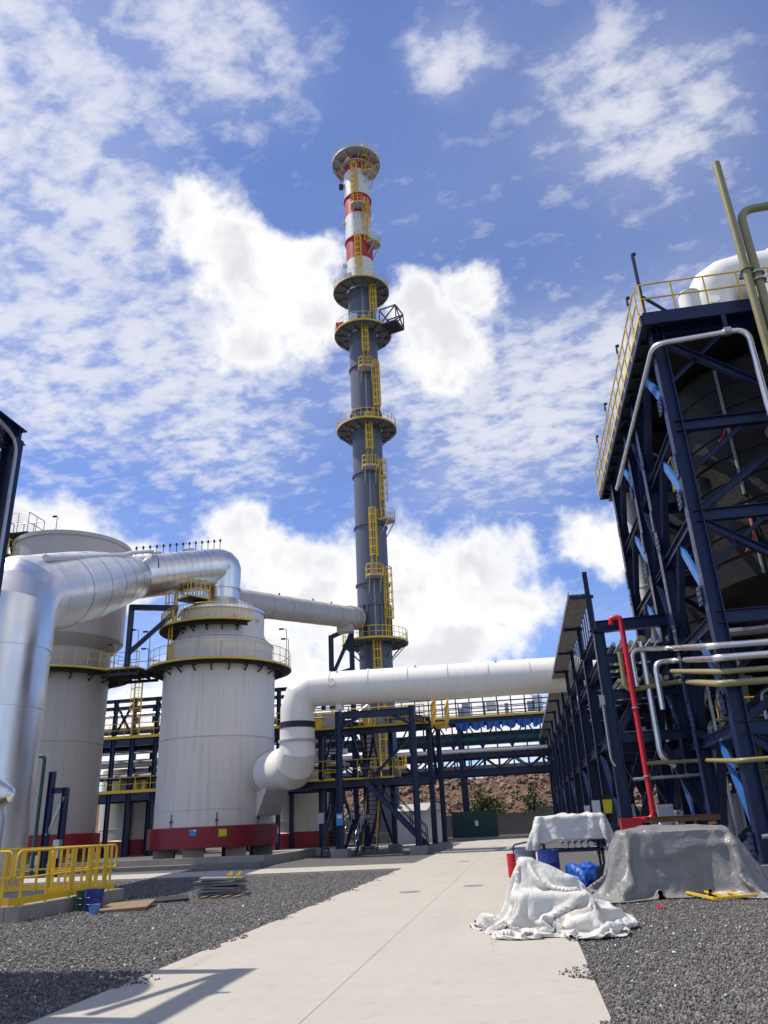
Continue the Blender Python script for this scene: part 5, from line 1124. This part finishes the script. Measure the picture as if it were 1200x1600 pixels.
b = MB(); b.add([(-11, 66.9, 2.5), (-6.4, 66.9, 2.5), (-6.4, 70.2, 2.5), (-11, 70.2, 2.5), (-10.2, 68.5, 3.1), (-7.2, 68.5, 3.1)], [(0, 1, 5, 4), (1, 2, 5), (2, 3, 4, 5), (3, 0, 4), (3, 2, 1, 0)]); b.build('roof', PANEL, sh, smooth=False)
bw = thing('retaining_wall', 'plain concrete retaining wall along the foot of the bank', 'wall', (0, 88, 0))
for k in range(12):
    x = -26 + 4.2 * k; MB().box((x, 88 + 0.03 * (k % 2), 1.05 + (0.25 if k in (7, 8) else 0)), (4.16, 0.35, 2.1 + (0.5 if k in (7, 8) else 0))).build('wall_panel', CONCD, bw, smooth=False)
kf = thing('far_kerb', 'pale concrete kerb across the end of the road', 'kerb', (0, 70.5, 0)); MB().box((-2, 70.5, 0.1), (16, 0.4, 0.2)).build('kerb', CONC, kf, smooth=False)
def shrub(name, lb, x, y, z, rx, rz, n, seed, grp='shrubs on the bank'):
    t = thing(name, lb, 'shrub', (x, y, z), grp); r = np.random.default_rng(seed); b = MB()
    for k in range(7): a = r.random() * 6.28; b.tube([(x, y, z - 0.2), (x + rx * 0.3 * math.cos(a), y + rx * 0.3 * math.sin(a), z + rz * 0.5), (x + rx * 0.6 * math.cos(a), y + rx * 0.6 * math.sin(a), z + rz * 0.9)], [0.06, 0.04, 0.015], 5)
    b.build('stems', BARK, t)
    cl = [(r.normal(0, 0.45), r.normal(0, 0.45), abs(r.normal(0.45, 0.28)), 0.25 + 0.3 * r.random()) for _ in range(14)]
    vs, fs = [], []
    for k in range(n):
        c = cl[int(r.random() * len(cl))]; d = r.normal(0, 1, 3); d /= np.linalg.norm(d); rad = c[3] * r.random() ** 0.4
        p = np.array([x + rx * (c[0] + d[0] * rad), y + rx * (c[1] + d[1] * rad), z + rz * max(0.0, c[2] + d[2] * rad)])
        u_ = r.normal(0, 1, 3); u_ /= np.linalg.norm(u_); w_2 = np.cross(u_, r.normal(0, 1, 3)); w_2 /= np.linalg.norm(w_2); s = 0.10 + 0.14 * r.random(); i = len(vs)
        vs += [tuple(p - u_ * s), tuple(p + w_2 * s * 0.5), tuple(p + u_ * s), tuple(p - w_2 * s * 0.5)]; fs.append((i, i + 1, i + 2, i + 3))
    b = MB(); b.add(vs, fs); b.build('foliage', LEAF, t, smooth=False)
shrub('shrub', 'large olive green bush in the middle of the earth bank', -3.6, 92.6, 1.6, 2.6, 2.4, 3200, 1); shrub('shrub', 'scrubby bush on the bank right of the large one', 1.2, 93.5, 2.2, 1.5, 1.7, 900, 3)
# ---------------------------------------------------------------- drums, tarpaulins and ladder at right
for i, (x, y) in enumerate(((-2.96, 20.54), (-1.47, 21.77), (-2.64, 34.5))):
    t = thing('drain_cover', ('oval dark drain cover in the road, nearest', 'small dark drain cover right of the road joint', 'far dark drain cover in the road')[i], 'drain cover', (x, y, 0.03), 'drain covers in the road')
    MB().lathe((x, y, 0.03), [(0.22, 0), (0.22, 0.003), (0.20, 0.005), (0, 0.005)], 28).build('cover', GALVD, t); MB().ring((x, y, 0.03), 0.225, 0.26, 0.004, 28).build('frame', CONCD, t)
drum('drum', 'slim bright red drum at the road edge', -0.48, 24.2, 0.135, 0.64, PIPERED); drum('drum', 'grey blue steel drum between the red and blue ones', -0.07, 21.9, 0.265, 0.79, GREYP); drum('drum', 'deep blue steel drum behind the white tarpaulin', 0.5, 21.55, 0.265, 0.79, BLUEP)
bf = thing('blue_barrow', 'blue tubular trolley standing behind the drums', 'trolley', (-0.2, 25, 0))
MB().tube(fillet([(-0.42, 25, 0.1), (-0.42, 25, 0.85), (0.25, 25, 0.95)], 0.1), 0.025, 8).build('handle', BLUEP, bf); MB().box((-0.05, 25.1, 0.25), (0.7, 0.5, 0.06)).build('tray', BLUEP, bf)
for x in (-0.3, 0.2): MB().tube([(x, 24.86, 0.1), (x, 24.94, 0.1)], 0.1, 16).build('wheel', BLACK, bf)
lf = thing('access_ladder', 'yellow painted ladder frame lying flat before the grey tarpaulin', 'ladder', (3.5, 17.3, 0.05))
Pq = [V(2.95, 17.55, 0.10), V(3.3, 16.45, 0.06), V(4.15, 16.75, 0.07), V(3.95, 17.75, 0.12)]
for i in range(4): MB().bar(Pq[i], Pq[(i + 1) % 4], 0.05, 0.04).build('rail', YEL, lf, smooth=False)
for k in (1, 2): MB().bar(Pq[0].lerp(Pq[3], k / 3), Pq[1].lerp(Pq[2], k / 3), 0.045, 0.035).build('rung', YEL, lf, smooth=False)
rg = thing('rag', 'scrap of orange red cloth on the gravel, right', 'cloth', (2.2, 15.6, 0.02)); MB().add([(2.1, 15.55, 0.03), (2.24, 15.5, 0.05), (2.32, 15.62, 0.03), (2.2, 15.7, 0.06)], [(0, 1, 2, 3)]).build('scrap', PIPERED, rg)
# cloth settled by a small position-based solver
def drape(nx, ny, w, d, c, rz, z0, boxes, steps, seed, crumple=0.05, iters=1, squeeze=1.0, pins=None, bend=0.25, floor=0.035, fr=0.22, creases=46):
    r = np.random.default_rng(seed); X, Y = np.meshgrid(np.linspace(-w / 2, w / 2, nx), np.linspace(-d / 2, d / 2, ny), indexing='ij')
    lx, ly = w / (nx - 1), d / (ny - 1); N = nx * ny
    px, py = X * squeeze, Y * squeeze; ca, sa = math.cos(rz), math.sin(rz)
    k1, k2, p1_, p2_ = r.random(4) * 6 + 2
    P = np.stack([c[0] + px * ca - py * sa, c[1] + px * sa + py * ca, z0 + crumple * (np.sin(X * k1 + Y * 2 + p1_) + np.sin(Y * k2 - X * 3 + p2_) + 0.5 * np.sin(X * 11 + 5 * np.sin(Y * 3) + p1_) + 0.5 * np.sin(Y * 12 + 4 * np.sin(X * 2.6))) + r.random(X.shape) * 0.02], -1).reshape(-1, 3)
    idx = np.arange(N).reshape(nx, ny); sets = []
    def addset(A, B, L, st, ax):
        A, B = A, B
        for par in (0, 1):
            sl = [slice(None), slice(None)]
            a_, b_ = (A[par::2], B[par::2]) if ax == 0 else (A[:, par::2], B[:, par::2])
            sets.append((a_.ravel(), b_.ravel(), L, st))
    addset(idx[:-1], idx[1:], lx, 1.0, 0); addset(idx[:, :-1], idx[:, 1:], ly, 1.0, 1)
    dg = math.hypot(lx, ly); addset(idx[:-1, :-1], idx[1:, 1:], dg, 0.6, 0); addset(idx[1:, :-1], idx[:-1, 1:], dg, 0.6, 0)
    for A, B, L, ax in ((idx[:-2], idx[2:], 2 * lx, 0), (idx[:, :-2], idx[:, 2:], 2 * ly, 1)):
        for par in range(4): 
            a_, b_ = (A[par::4], B[par::4]) if ax == 0 else (A[:, par::4], B[:, par::4]); sets.append((a_.ravel(), b_.ravel(), L, bend))
    Vv = np.zeros_like(P); dt = 1 / 300
    for st in range(steps):
        old = P.copy(); Vv[:, 2] -= 9.8 * dt; Vv *= 0.9965; P = P + Vv * dt
        for it in range(iters):
            for a_, b_, L, k in sets:
                dlt = P[b_] - P[a_]; ln = np.sqrt((dlt * dlt).sum(1)) + 1e-9; q = (dlt * (0.5 * k * (ln - L) / ln)[:, None]); P[a_] += q; P[b_] -= q
        touch = np.zeros(N, bool)
        for (bx, by, bz, hx, hy, hz, ra) in boxes:
            cb, sb = math.cos(ra), math.sin(ra); qx = (P[:, 0] - bx) * cb + (P[:, 1] - by) * sb; qy = -(P[:, 0] - bx) * sb + (P[:, 1] - by) * cb; qz = P[:, 2] - bz
            dx, dy, dz = hx + 0.03 - np.abs(qx), hy + 0.03 - np.abs(qy), hz + 0.03 - np.abs(qz)
            ins = (dx > 0) & (dy > 0) & (dz > 0)
            up = ins & (qz > 0) & (dz <= np.minimum(dx, dy)); sx = ins & ~up & (dx <= dy); sy = ins & ~up & ~sx
            qz = np.where(up, hz + 0.03, qz); qx = np.where(sx, np.sign(qx) * (hx + 0.03), qx); qy = np.where(sy, np.sign(qy) * (hy + 0.03), qy)
            P[:, 0] = np.where(ins, bx + qx * cb - qy * sb, P[:, 0]); P[:, 1] = np.where(ins, by + qx * sb + qy * cb, P[:, 1]); P[:, 2] = np.where(ins, bz + qz, P[:, 2]); touch |= ins
        g_ = P[:, 2] < floor; P[g_, 2] = floor; touch |= g_
        t_ = touch[:, None] * fr; P[:, :2] = P[:, :2] * (1 - t_) + old[:, :2] * t_
        Vv = (P - old) / dt
    # lift crossing layers a little so folds on the ground do not coincide
    P[:, 2] += 0.004 * r.random(N)
    # sharp creases pressed into the sheet along straight fold lines of the cloth itself
    Q3 = P.reshape(nx, ny, 3); T1, T2 = np.gradient(Q3, axis=0), np.gradient(Q3, axis=1); Nn = np.cross(T1, T2); Nn /= np.linalg.norm(Nn, axis=2, keepdims=True) + 1e-9
    Hh = np.zeros((nx, ny))
    for q in range(creases):
        an = r.random() * math.pi if q > 5 else (0.0 if q % 2 else math.pi / 2); x0, y0 = (r.random() - 0.5) * w, (r.random() - 0.5) * d
        ds = (X - x0) * math.cos(an) + (Y - y0) * math.sin(an); tl_ = -(X - x0) * math.sin(an) + (Y - y0) * math.cos(an); L_ = 0.3 + 0.9 * r.random()
        Hh += (r.random() * 0.032 + 0.012) * (1 if r.random() < 0.6 else -1) * np.clip(1 - np.abs(ds) / (0.07 + 0.14 * r.random()), 0, 1) * np.clip(1.4 - np.abs(tl_) / L_, 0, 1)
    low = np.clip((Q3[..., 2] - floor) / 0.06, 0, 1); P = (Q3 + Nn * (Hh * low)[..., None]).reshape(-1, 3)
    fs = [(int(idx[i, j]), int(idx[i + 1, j]), int(idx[i + 1, j + 1]), int(idx[i, j + 1])) for i in range(nx - 1) for j in range(ny - 1)]
    return P, fs
def tarp(name, lb, mt, **k):
    P, fs = drape(**k); t = thing(name, lb, 'tarpaulin', (k['c'][0], k['c'][1], 0)); b = MB(); b.v = [tuple(p) for p in P]; b.f = fs
    o = b.build('sheet', mt, t, ang=55)
    mo = o.modifiers.new('thick', 'SOLIDIFY'); mo.thickness = 0.006
    return t
bx1 = [(0.25, 13.35, 0.24, 0.48, 0.38, 0.24, 0.2), (-0.06, 14.0, 0.47, 0.10, 0.14, 0.47, 0.4), (0.42, 14.05, 0.33, 0.26, 0.22, 0.33, 0.35), (0.95, 13.5, 0.12, 0.2, 0.36, 0.12, 0.4), (0.62, 12.85, 0.10, 0.3, 0.12, 0.10, -0.3)]
tarp('tarpaulin', 'crumpled white tarpaulin heaped at the road edge, nearest of the sheets', TARPW, nx=90, ny=98, w=3.7, d=4.1, c=(0.3, 13.5), rz=0.3, z0=1.15, boxes=bx1, steps=640, seed=3, crumple=0.2, squeeze=0.66, bend=0.07)
bx2 = [(3.02, 18.3, 0.6, 1.08, 0.8, 0.6, -0.06), (3.0, 18.4, 0.66, 0.6, 0.5, 0.6, 0.0)]
tarp('tarpaulin', 'dusty grey tarpaulin draped over a big crate beside the gravel', TARPG, nx=84, ny=74, w=4.9, d=4.4, c=(3.05, 18.25), rz=-0.03, z0=1.5, boxes=bx2, steps=620, seed=5, crumple=0.10, squeeze=0.88, bend=0.1)
rk = thing('storage_rack', 'low pipe rack with pale tube ends sheltered under the back tarpaulin', 'rack', (1.2, 23.2, 0))
for x in (0.45, 1.95):
    for y in (22.7, 23.8): MB().bar((x, y, 0), (x, y, 1.5), 0.06).build('leg', NAVY, rk, smooth=False)
for y in (22.7, 23.8): MB().bar((0.4, y, 1.47), (2.0, y, 1.47), 0.06).build('top_rail', NAVY, rk, smooth=False); MB().bar((0.4, y, 0.72), (2.0, y, 0.72), 0.06).build('shelf_rail', NAVY, rk, smooth=False)
for k in range(5): MB().tube([(1.0 + 0.17 * k, 22.6, 0.86), (1.0 + 0.17 * k, 23.9, 0.86)], 0.075, 14).build('tube', CREAM, rk)
bx3 = [(1.2, 23.2, 1.29, 0.88, 0.6, 0.26, 0.0)]
tarp('tarpaulin', 'white tarpaulin thrown over the rack behind the drums', TARPW, nx=62, ny=54, w=3.0, d=2.3, c=(1.1, 23.15), rz=0.04, z0=1.62, boxes=bx3, steps=420, seed=8, crumple=0.03, squeeze=0.98, bend=0.2)
bx4 = [(1.35, 21.3, 0.2, 0.3, 0.25, 0.2, 0.5)]
tarp('tarpaulin', 'small blue plastic sheet spread behind the white heap', TARPB, nx=40, ny=34, w=1.7, d=1.4, c=(1.3, 21.2), rz=0.3, z0=0.5, boxes=bx4, steps=300, seed=9, crumple=0.1, squeeze=0.75, bend=0.08)
cr = thing('cable_reel', 'dark reel of hose standing behind the white heap', 'reel', (1.75, 20.0, 0.25))
for y in (19.85, 20.15): MB().tube([(1.75, y, 0.26), (1.75, y + 0.03, 0.26)], 0.25, 24).build('flange', BLACK, cr)
MB().tube([(1.75, 19.86, 0.26), (1.75, 20.16, 0.26)], 0.16, 20).build('drum', GREENP, cr)
gx = thing('gas_cabinet', 'narrow dark steel cabinet between the two tarpaulins', 'cabinet', (2.35, 23.6, 0)); MB().box((2.35, 23.6, 0.65), (0.35, 0.5, 1.3)).build('body', NAVY, gx, smooth=False); MB().box((2.35, 23.34, 0.7), (0.3, 0.012, 1.1)).build('door', GRATE, gx, smooth=False)
